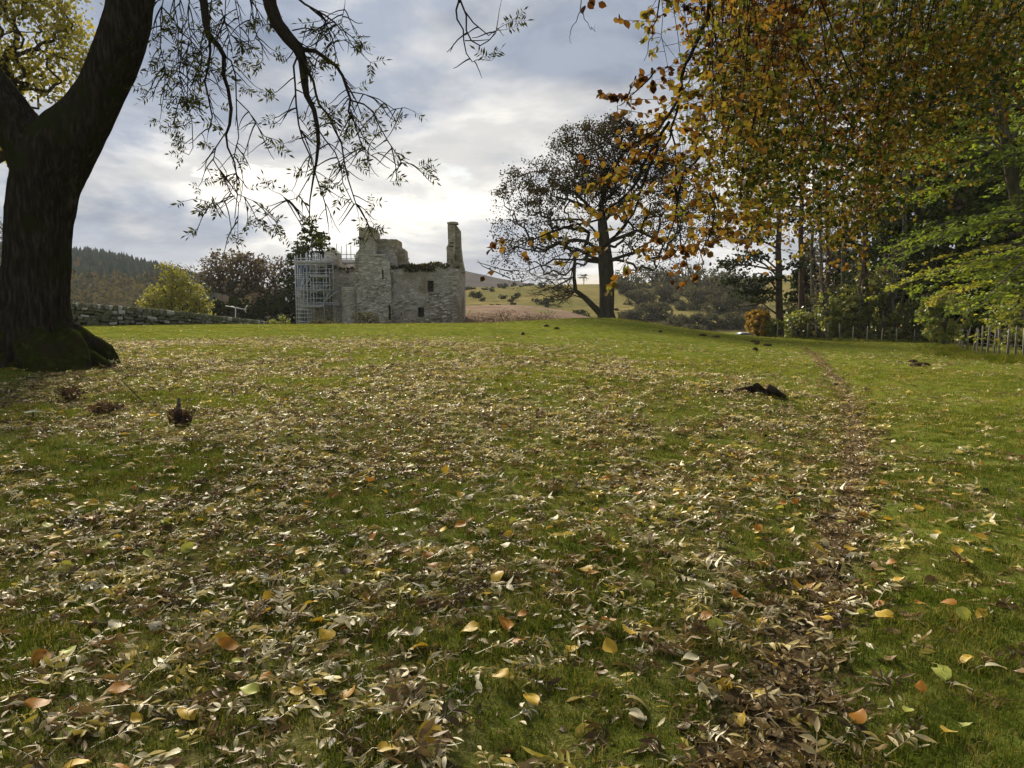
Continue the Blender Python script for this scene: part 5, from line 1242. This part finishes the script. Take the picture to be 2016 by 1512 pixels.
# ------------------------------------------------------------------ small things on the ground
def lumpy(name, label, p, rx, ry, rz, mat, cat, group=None, seed=0):
    bm = bmesh.new(); bmesh.ops.create_icosphere(bm, subdivisions=4, radius=1)
    for v in bm.verts:
        c = v.co.copy(); n = float(fbm2(np.array([c.x*2+seed]), np.array([c.y*2+c.z]), seed, 4)[0])-.5; n2 = float(fbm2(np.array([c.x*7+seed]), np.array([c.y*7+c.z*3]), seed+5, 2)[0])-.5
        v.co = c*(1+n*.7+n2*.35); v.co.x *= rx; v.co.y *= ry; v.co.z *= rz
    me = bpy.data.meshes.new(name); bm.to_mesh(me); bm.free(); me.polygons.foreach_set('use_smooth', np.ones(len(me.polygons), bool))
    return link(name, me, mat, loc=p, label=label, cat=cat, group=group)
for k, (px, py, w) in enumerate([(1383, 661, 13), (1409, 664, 13), (1484, 674, 17), (1491, 679, 11), (1511, 682, 15), (1487, 690, 9), (1096, 648, 9), (1812, 722, 34), (1798, 714, 14), (1300, 655, 7), (1030, 660, 6), (1076, 644, 10)]):
    g = G(px, py); d = g.y; lumpy('molehill', 'dark soil molehill in the short green field', g, w*PXM(d)/2*1.15, w*PXM(d)*.5, .11+.004*w*PXM(d), M['soil'], 'molehill', 'molehills in the field', k)
def stump():
    g = G(1492, 778); d = g.y; m = PXM(d); root = empty('tree_stump', g, 'dark rotten stump with a jagged point on the leafy knoll', 'stump')
    M['rot'] = rough_mat('rotten_wood', [(.010, .008, .006), (.028, .022, .016), (.06, .05, .036)], 6, .95, 1, 22, (1, 1, .4))
    mb = MB(); n = 14; hs = [18, 20, 24, 30, 33, 28, 20, 14, 12, 16, 14, 10, 12, 16]
    ring = []
    for lv in range(4):
        for q in range(n):
            a = q*6.283/n; r = (27-4*lv)*m*(1+.25*math.sin(a*3+1))*random.uniform(.88, 1.1); ring.append((math.cos(a)*r+4*m, math.sin(a)*r*.8, -.08+ (hs[q]*m*lv/3 if lv else 0)))
    fs = [(lv*n+q, lv*n+(q+1) % n, (lv+1)*n+(q+1) % n, (lv+1)*n+q) for lv in range(3) for q in range(n)]; ring.append((4*m, 0, 8*m)); fs += [(3*n+q, 3*n+(q+1) % n, len(ring)-1) for q in range(n)]
    mb.add(ring, fs); mb.build('stump', M['rot'], root, False)
    for pp in ([(18, 0, 14), (30, -2, 8), (44, -4, 0), (54, -5, -5)], [(-12, 0, 10), (-32, -3, 7), (-52, -6, 3), (-72, -8, -3)], [(-40, -4, 6), (-56, -16, 2), (-66, -22, -3)]):
        mb = MB(); mb.tube([Vector(p)*m for p in pp], [9*m, 8*m, 5.5*m, 3*m][:len(pp)], 8); mb.build('root', M['rot'], root, True)
    g2 = G(1415, 776); lumpy('peat_hole', 'dark bare hollow scraped in the knoll beside the stump', g2-Vector((0, 0, .05)), .16, .12, .10, M['soil'], 'hole', None, 44)
stump()
# dead dock plants, a stick, pale weed rosettes
M['dockstem'] = rough_mat('dead_dock', [(.05, .03, .022), (.10, .06, .045)], 8, .9, .3)
LM['dock'] = leaf_mat('dead_dock_leaf', [(.05, .034, .028), (.10, .066, .052), (.15, .11, .085)], .15, gloss=.0)
LM['pale'] = leaf_mat('pale_weed_leaf', [(.18, .22, .15), (.26, .30, .21)], .3)
def dock(px, py, hpx, wpx, label, n, stub=False):
    g = G(px, py); m = PXM(g.y); root = empty('dock_plant', g, label, 'plant'); mb = MB()
    for k in range(12):
        a = random.uniform(0, 6.28); t = Vector((math.cos(a)*wpx*m*.42, math.sin(a)*wpx*m*.42, hpx*m*random.uniform(.5, 1))); mb.tube([(0, 0, -.03), t*.5+Vector((0, 0, hpx*m*.1)), t], [.007, .005, .003], 4, False)
    mb.build('stem', M['dockstem'], root, fix=False, kind='stuff')
    if stub:
        s = MB(); s.tube([(-.04, 0, -.05), (-.035, 0, hpx*m*.8), (-.02, 0, hpx*m*1.25)], [.028, .026, .020], 9); s.build('stub', M['barkgrey'], root, True)
    C = sample_ell([((0, 0, hpx*m*.42), (wpx*m*.5, wpx*m*.5, hpx*m*.5))], n, .5); C[:, 2] = np.maximum(C[:, 2], .01)
    link('foliage', leaf_mesh('foliage', C, rdir(n), rdir(n), .06*rng.uniform(.5, 1.4, n), TPL_LEAF), LM['dock'], root, kind='stuff')
dock(358, 838, 44, 58, 'dark red dead dock round a grey cut stub', 170, True)
dock(140, 790, 34, 60, 'dark brown dead weeds just below the ash roots', 110)
dock(208, 818, 30, 78, 'low brown dead weeds between ash tree and stub', 110)
def rosette(px, py, w, label):
    g = G(px, py); m = PXM(g.y); n = 9; a = np.linspace(0, 6.28, n, endpoint=False)+rng.normal(0, .2, n)
    C = np.zeros((n, 3)); C[:, 2] = .07; ax = np.column_stack([np.cos(a), np.sin(a), np.full(n, .15)]); nm = np.column_stack([-np.cos(a)*.3, -np.sin(a)*.3, np.ones(n)])
    root = empty('weed_rosette', g, label, 'plant'); link('foliage', leaf_mesh('foliage', C, ax, nm, w*m*.55, TPL_LEAF), LM['pale'], root); mb = MB(); mb.tube([(0, 0, -.04), (0, 0, .08)], .01, 5); mb.build('stem', M['dockstem'], root)
rosette(66, 824, 34, 'pale green weed rosette in the leaves below the ash tree'); rosette(66, 752, 22, 'small pale weed at the foot of the ash trunk')
a, b = G(238, 765), G(292, 812); mb = MB(); c = a; mb.tube([Vector((0, 0, .14)), (b-a)*.45+Vector((0, 0, .10)), (b-a)*.75+Vector((.03, 0, .05)), (b-a)+Vector((0, 0, -.01))], [.010, .011, .010, .007], 6)
mb.tube([(b-a)*.5+Vector((0, 0, .09)), (b-a)*.6+Vector((-.12, -.05, .02))], [.006, .004], 5)
mb.build('fallen_stick', M['twig'], None, True, loc=a, label='thin dark fallen stick propped in leaves beside the ash roots', cat='stick')

# ------------------------------------------------------------------ fallen leaves and grass
HID = bpy.data.collections.new('scatter_sources')      # sources for instances, not part of the scene
def src(name, me):
    o = bpy.data.objects.new(name, me); HID.objects.link(o); return o
def leaflet_geo(L, Wd, curl, fold, twist=0.0, n=4):
    """narrow curled leaflet along +y"""
    vs = []; fs = []
    for i in range(n+1):
        t = i/n; w = Wd*math.sin(math.pi*min(1, .06+t*.94)**.85)*.5+ (.0008 if i in (0, n) else 0)
        a = curl*t; y = L*(math.sin(a)/curl if abs(curl) > .01 else t); z = L*((1-math.cos(a))/curl if abs(curl) > .01 else 0); tw = twist*t
        for s in (-1, 0, 1):
            vs.append((s*w*math.cos(fold)*math.cos(tw), y+abs(s)*.002, z+abs(s)*w*math.sin(fold)+s*w*math.sin(tw)))
    for i in range(n):
        for s in (0, 1): b = i*3+s; fs.append((b, b+1, b+4, b+3))
    return vs, fs
def pin_mesh(name, seed, parts=False):
    random.seed(seed); out = []
    L = random.uniform(.17, .25); bend = random.uniform(-.5, .5); npair = random.choice((3, 4, 4, 5))
    def ax(t): return Vector((math.sin(bend*t)*L*t*.7, L*t, .006+.010*math.sin(t*3)))
    mb = MB(); mb.tube([ax(t) for t in (0, .25, .5, .75, 1)], [.0022, .002, .0017, .0013, .0009], 3, False); out.append(('stalk', mb.v, mb.f))
    for k in range(npair):
        t = .32+.62*k/npair
        for s in (-1, 1):
            if random.random() < .1: continue
            vs, fs = leaflet_geo(random.uniform(.055, .085), random.uniform(.018, .030), random.uniform(-2.2, .9), random.uniform(-.2, 1.15), random.uniform(-1.3, 1.3))
            R = Matrix.Rotation(-s*(random.uniform(.75, 1.2))-bend*t, 3, 'Z') @ Matrix.Rotation(random.uniform(-.2, .25), 3, 'X') @ Matrix.Rotation(random.uniform(-.7, .7), 3, 'Y')
            out.append(('leaflet', [tuple(R@Vector(v)+ax(t)) for v in vs], fs))
    vs, fs = leaflet_geo(.07, .024, random.uniform(-1.2, .4), random.uniform(0, .7)); R = Matrix.Rotation(-bend, 3, 'Z'); out.append(('leaflet', [tuple(R@Vector(v)+ax(1)) for v in vs], fs))
    return out
def broad_mesh(name, seed, L=.085):
    random.seed(seed); n = 6; m = 4; vs = []; fs = []; cu = random.uniform(-.9, .9); fo = random.uniform(-.1, .7); wv = random.uniform(.003, .010); ph = random.uniform(0, 6)
    Wd = L*random.uniform(.68, .92)
    for i in range(n+1):
        t = i/n; w = Wd*.5*max(.02, math.sin(math.pi*min(1, t**.72))**.75); a = cu*t; y = L*(math.sin(a)/cu if abs(cu) > .02 else t); z = L*((1-math.cos(a))/cu if abs(cu) > .02 else 0)
        for j in range(-m//2, m//2+1):
            s = j/(m/2); e = w*(1+.06*random.uniform(-1, 1)); vs.append((s*e*math.cos(fo*abs(s)), y-.10*L*(1-t)**2*abs(s), z+abs(s)*e*math.sin(fo)*abs(s)+wv*math.sin(t*5+s*2+ph)*abs(s)))
    for i in range(n):
        for j in range(m): b = i*(m+1)+j; fs.append((b, b+1, b+m+2, b+m+1))
    mb = MB(); mb.add(vs, fs); st = MB(); st.tube([(0, 0, 0), (random.uniform(-.01, .01), -L*.25, .004), (random.uniform(-.02, .02), -L*.5, -.002)], [.0013, .0011, .0009], 3, False); mb.add(st.v, st.f)
    return mb
DULL = [(0, .050, .036, .016), (.10, .125, .082, .032), (.22, .22, .15, .060), (.34, .31, .24, .115), (.47, .43, .355, .185), (.63, .54, .475, .28), (.82, .62, .575, .40), (.91, .56, .43, .09), (1, .33, .29, .05)]
LM['litter'] = leaf_mat('fallen_ash_leaflet', DULL, .28, 'object', .075, 1.1)
LM['litterbrown'] = leaf_mat('old_brown_leaf', [(.055, .036, .017), (.12, .078, .034), (.20, .13, .05), (.26, .18, .075)], .2, 'object', .04, 1.1)
LM['litteryellow'] = leaf_mat('fallen_yellow_leaf', [(.45, .30, .03), (.55, .38, .05), (.48, .42, .12), (.40, .20, .02)], .3, 'object', .05, 1.1)
grp = {}
def joined(parts):
    mb = MB()
    for _, v, f in parts: mb.add(v, f)
    return mb
pin_parts = [pin_mesh('p', 100+k) for k in range(14)]
srcs_pin = []; 
for k in range(14):
    me = joined(pin_parts[k]).mesh('ash_leaf_%d' % k, True, False); me.materials.append(LM['litter'] if k % 4 else LM['litterbrown']); srcs_pin.append(src('ash_leaf_%d' % k, me))
srcs_let = []
for k in range(6):
    random.seed(300+k); vs, fs = leaflet_geo(random.uniform(.05, .08), random.uniform(.018, .03), random.uniform(-1.6, 1.2), random.uniform(0, 1.0), random.uniform(-1, 1)); mb = MB(); mb.add(vs, fs); me = mb.mesh('leaflet_%d' % k, True, False); me.materials.append(LM['litter'] if k % 3 else LM['litterbrown']); srcs_let.append(src('leaflet_%d' % k, me))
srcs_broad = []
broad_src = []
for k in range(6):
    me = broad_mesh('b', 400+k).mesh('broad_leaf_%d' % k, True, False); broad_src.append(me)
    me2 = me.copy(); me2.materials.append(LM['litteryellow'] if k < 2 else LM['litterbrown'] if k < 4 else LM['litter']); srcs_broad.append(src('broad_leaf_%d' % k, me2))
random.seed(5)
LM['grass'] = leaf_mat('grass_blade', [(0, .034, .056, .008), (.35, .066, .098, .013), (.65, .108, .138, .020), (.85, .17, .168, .035), (1, .29, .235, .09)], .35, 'object', .0, 1.1)
def tuft(k, nb, rad, h, wd):
    random.seed(700+k); mb = MB()
    for b in range(nb):
        a = random.uniform(0, 6.28); r = rad*math.sqrt(random.random()); p = Vector((math.cos(a)*r, math.sin(a)*r, -.006)); le = random.uniform(0, 6.28); lean = random.uniform(.15, 1.0); hh = h*random.uniform(.5, 1.25); d = Vector((math.cos(le), math.sin(le), 0)); s = Vector((-d.y, d.x, 0))*wd
        m1 = p+d*lean*hh*.35+Vector((0, 0, hh*.6)); m2 = p+d*lean*hh*1.0+Vector((0, 0, hh*(1-.35*lean)))
        mb.add([p-s, p+s, m1+s*.8, m1-s*.8, m2], [(0, 1, 2, 3), (3, 2, 4)])
    me = mb.mesh('tuft_%d' % k, False, False); me.materials.append(LM['grass']); return src('tuft_%d' % k, me)
tufts_near = [tuft(k, 34, .075, .040, .0016) for k in range(5)]
LM['fargrass'] = leaf_mat('field_grass_blade', [(0, .085, .115, .018), (.35, .135, .17, .028), (.65, .19, .22, .038), (.85, .25, .25, .06), (1, .34, .29, .13)], .35, 'object', .0, 1.1)
tufts_far = [tuft(10+k, 30, .16, .045, .004) for k in range(4)]
for o in tufts_far: o.data.materials[0] = LM['fargrass']
tufts_long = [tuft(20+k, 34, .16, .26, .004) for k in range(4)]

def scatter(name, label, cat, pts, rots, scl, sources, idx=None):
    n = len(pts); me = bpy.data.meshes.new(name); me.vertices.add(n); me.vertices.foreach_set('co', np.asarray(pts, np.float32).ravel())
    a = me.attributes.new('rot', 'FLOAT_VECTOR', 'POINT'); a.data.foreach_set('vector', np.asarray(rots, np.float32).ravel())
    a = me.attributes.new('scl', 'FLOAT', 'POINT'); a.data.foreach_set('value', np.asarray(scl, np.float32))
    a = me.attributes.new('pick', 'INT', 'POINT'); a.data.foreach_set('value', (rng.integers(0, len(sources), n) if idx is None else idx).astype(np.int32))
    o = link(name, me, None, label=label, cat=cat, kind='stuff')
    c = bpy.data.collections.new(name+'_src')
    for s in sources: c.objects.link(s)
    ng = bpy.data.node_groups.new(name+'_nodes', 'GeometryNodeTree'); ng.interface.new_socket('Geometry', in_out='INPUT', socket_type='NodeSocketGeometry'); ng.interface.new_socket('Geometry', in_out='OUTPUT', socket_type='NodeSocketGeometry')
    N = ng.nodes; L = ng.links; gi = N.new('NodeGroupInput'); go = N.new('NodeGroupOutput'); ip = N.new('GeometryNodeInstanceOnPoints'); ci = N.new('GeometryNodeCollectionInfo')
    ci.inputs[0].default_value = c; ci.inputs['Separate Children'].default_value = True; ci.inputs['Reset Children'].default_value = True
    def na(nm, t): q = N.new('GeometryNodeInputNamedAttribute'); q.data_type = t; q.inputs[0].default_value = nm; return q.outputs[0]
    L.new(gi.outputs[0], ip.inputs['Points']); L.new(ci.outputs[0], ip.inputs['Instance']); ip.inputs['Pick Instance'].default_value = True
    L.new(na('pick', 'INT'), ip.inputs['Instance Index'])
    e = N.new('FunctionNodeEulerToRotation'); L.new(na('rot', 'FLOAT_VECTOR'), e.inputs[0]); L.new(e.outputs[0], ip.inputs['Rotation'])
    L.new(na('scl', 'FLOAT'), ip.inputs['Scale']); L.new(ip.outputs[0], go.inputs[0])
    md = o.modifiers.new('scatter', 'NODES'); md.node_group = ng; return o
def wedge(n, d0, d1, half=37):
    a = np.radians(rng.uniform(-half, half, n)); r = np.sqrt(rng.uniform(d0*d0, d1*d1, n)); return r*np.sin(a), r*np.cos(a)
def area(d0, d1, half=37): return math.radians(2*half)/2*(d1*d1-d0*d0)
def keep(x, y, p): k = rng.random(len(x)) < p; return x[k], y[k]
def off_tree(x, y): 
    k = np.hypot(x-ASH.x, y-ASH.y) > .95; return x[k], y[k]
def rots(n, tilt): return np.column_stack([rng.normal(0, tilt, n), rng.normal(0, tilt, n), rng.uniform(0, 6.283, n)])
def gather(spec, prob):
    X = []; Y = []
    for d0, d1, dens in spec:
        hf = 75 if d1 <= 5 else 64 if d1 <= 9 else 54 if d1 <= 24 else 45      # well past both edges of the view
        d0 = .4 if d0 < 2 else d0
        x, y = wedge(int(area(d0, d1, hf)*dens), d0, d1, hf); x, y = keep(x, y, prob(x, y)); X.append(x); Y.append(y)
    return off_tree(np.concatenate(X), np.concatenate(Y))
# thick leaf litter
NEARL = 0.0
x, y = gather([(1.6, 5, 150), (5, 9, 120), (9, 20, 88), (20, 34, 60)], lambda x, y: litter(x, y))
scatter('leaf_litter', 'thick litter of curled pale and brown ash leaves under the ash tree', 'fallen leaves', np.column_stack([x, y, height(x, y)+rng.uniform(-.006, .022, len(x))]), rots(len(x), .17), rng.uniform(.45, 1.05, len(x)), srcs_pin)
print('pin', len(x))
x, y = gather([(1.6, 5, 330), (5, 9, 270), (9, 20, 180), (20, 36, 90)], lambda x, y: litter(x, y))
scatter('leaf_litter', 'loose single leaflets strewn over the turf and the trodden path', 'fallen leaves', np.column_stack([x, y, height(x, y)+rng.uniform(-.004, .022, len(x))]), rots(len(x), .35), rng.uniform(.4, 1.15, len(x)), srcs_let)
print('let', len(x))
x, y = gather([(1.6, 12, 12), (12, 34, 5), (34, 58, 2.2)], lambda x, y: np.clip(.42*litter(x, y)+.20+.4*(x > np.interp(y, PATH[:, 1], PATH[:, 0]))*np.clip(fbm2(x*.4, y*.4, 61, 2)-.2, 0, 1), 0, 1))
scatter('leaf_litter', 'scattered broad yellow and brown leaves dotted across the green field', 'fallen leaves', np.column_stack([x, y, height(x, y)+rng.uniform(.012, .035, len(x))]), rots(len(x), .25), rng.uniform(.6, 1.15, len(x)), srcs_broad, rng.choice(6, len(x), p=[.22, .14, .15, .12, .18, .19]))
# grass
def gprob(x, y): return np.clip(1.0-.42*np.clip(litter(x, y), 0, 1), 0, 1)*(1-.92*np.exp(-(path_dist(x, y)/.14)**4)*(y < 22))*(.72+.28*sstep(fbm2(x*1.3, y*1.3, 81, 3), .30, .55))
x, y = gather([(1.4, 5, 330), (5, 9, 190), (9, 14, 90)], gprob)
scatter('grass', 'short green turf grass growing through the fallen leaves', 'grass', np.column_stack([x, y, height(x, y)]), rots(len(x), .12), rng.uniform(.6, 1.35, len(x))*(.8+.5*fbm2(x*2, y*2, 88, 2)), tufts_near)
print('grass', len(x))
x, y = gather([(12, 24, 45), (24, 60, 14)], gprob)
scatter('grass', 'grazed green grass of the field running up to the crest', 'grass', np.column_stack([x, y, height(x, y)]), rots(len(x), .12), rng.uniform(.6, 1.3, len(x)), tufts_far)
# rank grass at the fence foot
nr = 1300; t = rng.uniform(0, len(fq)-1.001, nr); i0 = t.astype(int); fqa = np.array([tuple(q) for q in fq]); x = fqa[i0, 0]*(1-t+i0)+fqa[i0+1, 0]*(t-i0)-.5+rng.normal(0, .6, nr); y = fqa[i0, 1]*(1-t+i0)+fqa[i0+1, 1]*(t-i0)-.5+rng.normal(0, .5, nr)
t2 = rng.random(500); x2 = fp[0].x+(fp[-1].x-fp[0].x)*t2; y2 = 56.5+rng.normal(0, .35, 500); x = np.concatenate([x, x2]); y = np.concatenate([y, y2])
scatter('rank_grass', 'long rough grass and brambles along the foot of the fences', 'grass', np.column_stack([x, y, height(x, y)]), rots(len(x), .2), rng.uniform(.35, 1.0, len(x)), tufts_long)
def crumb(k, col):
    random.seed(900+k); b = MB(); b.box((0, 0, 0), (1, random.uniform(.6, 1), random.uniform(.45, .8)), jit=.2); me = b.mesh('crumb'); me.materials.append(col); return src('crumb', me)
crumbs = [crumb(k, M['path'] if k < 4 else M['wallstone2']) for k in range(6)]
nq = 5200; tq = rng.integers(0, len(PATH)-1, nq); uq = rng.random(nq); x = PATH[tq, 0]*(1-uq)+PATH[tq+1, 0]*uq+rng.normal(0, .13, nq); y = PATH[tq, 1]*(1-uq)+PATH[tq+1, 1]*uq+rng.normal(0, .05, nq)
nb = 2100; tb = rng.random(nb)**.85*(len(PATH)-1.01); ib = tb.astype(int); ub = tb-ib; xb = PATH[ib, 0]*(1-ub)+PATH[ib+1, 0]*ub+rng.normal(0, .15, nb); yb = PATH[ib, 1]*(1-ub)+PATH[ib+1, 1]*ub+rng.normal(0, .08, nb)
scatter('leaf_litter', 'russet brown leaves drifted along the trodden path', 'fallen leaves', np.column_stack([xb, yb, height(xb, yb)+rng.uniform(.006, .03, nb)]), rots(nb, .22), rng.uniform(.4, .9, nb), [srcs_broad[2], srcs_broad[3], srcs_let[0], srcs_let[3], srcs_let[1], srcs_pin[0], srcs_pin[4]])
scatter('path_grit', 'crumbs of soil and small stones lying on the trodden path', 'grit', np.column_stack([x, y, height(x, y)+.010]), rots(nq, .8), rng.uniform(.004, .016, nq)*rng.random(nq)**.5, crumbs)
# single fallen leaves near the viewer, one object each
random.seed(77)
def solid_leaf_mat(name, c): return leaf_mat(name, [tuple(v*.8 for v in c), tuple(min(1, v*1.15) for v in c)], .3, 'object', .06, 1.1)
SETS = [('yellow', (.52, .35, .04), 'bright yellow broad leaf lying flat on the leafy turf', 110), ('lime', (.36, .38, .08), 'greenish yellow broad leaf fallen on the leafy turf', 60), ('cream', (.50, .46, .30), 'pale cream broad leaf fallen on the leafy turf', 75), ('orange', (.36, .16, .02), 'orange brown broad leaf fallen on the leafy turf', 60)]
for nm, c, lab, cnt in SETS:
    mt = solid_leaf_mat('%s_leaf' % nm, c); ms = []
    for me in broad_src[:5]: q = me.copy(); q.materials.append(mt); ms.append(q)
    x, y = wedge(cnt*4, 2.3, 7.5, 33); pr = np.clip(.4+.6*litter(x, y), 0, 1); x, y = keep(x, y, pr); x, y = x[:cnt], y[:cnt]; z = height(x, y)
    for i in range(len(x)):
        o = bpy.data.objects.new('fallen_leaf', random.choice(ms)); COL.objects.link(o); o.location = (x[i], y[i], z[i]+random.uniform(.034, .055)); o.rotation_euler = (random.gauss(0, .3), random.gauss(0, .3), random.uniform(0, 6.28)); s = random.uniform(.6, 1.15); o.scale = (s, s, s)
        tag(o, lab, 'leaf', '%s broad fallen leaves' % nm)
TONES = [('straw', (.42, .37, .22), 'straw coloured fallen ash leaf with curled leaflets along its stalk', 70), ('silver', (.38, .37, .29), 'silvery grey fallen ash leaf with curled leaflets along its stalk', 50), ('tan', (.25, .16, .08), 'tan brown withered ash leaf with curled leaflets along its stalk', 40)]
for nm, c, lab, cnt in TONES:
    mt = solid_leaf_mat('%s_ash_leaf' % nm, c); lib = []
    for pp in pin_parts:
        q = []
        for pn, v, f in pp:
            mb = MB(); mb.add(v, f); me = mb.mesh(pn, True, False); me.materials.append(mt); q.append((pn, me))
        lib.append(q)
    x, y = wedge(cnt*6, 2.3, 7.5, 33); x, y = keep(x, y, np.clip(.25+.75*litter(x, y), 0, 1)); x, y = x[:cnt], y[:cnt]; z = height(x, y)
    for i in range(len(x)):
        r = empty('fallen_ash_leaf', (x[i], y[i], z[i]+random.uniform(.018, .032)), lab, 'leaf', '%s fallen ash leaves' % nm, random.uniform(0, 6.28)); r.rotation_euler[0] = random.gauss(0, .15); r.rotation_euler[1] = random.gauss(0, .15); s = random.uniform(.6, .95); r.scale = (s, s, s)
        for pn, me in random.choice(lib):
            o = bpy.data.objects.new(pn, me); COL.objects.link(o); o.parent = r

# ------------------------------------------------------------------ thin autumn haze filling the whole place
hzm = bpy.data.materials.new('haze'); hzm.use_nodes = True; nt = hzm.node_tree
for n in list(nt.nodes): nt.nodes.remove(n)
o_ = nt.nodes.new('ShaderNodeOutputMaterial'); pv = nt.nodes.new('ShaderNodeVolumePrincipled'); nt.links.new(pv.outputs[0], o_.inputs['Volume'])
pv.inputs['Color'].default_value = (.86, .90, .97, 1); pv.inputs['Density'].default_value = .00010; pv.inputs['Anisotropy'].default_value = .0
mb = MB(); mb.box((0, 0, 52), (2400, 2400, 122)); mb.build('haze', hzm, kind='stuff', label='thin pale blue haze hanging over the far hills', cat='haze')
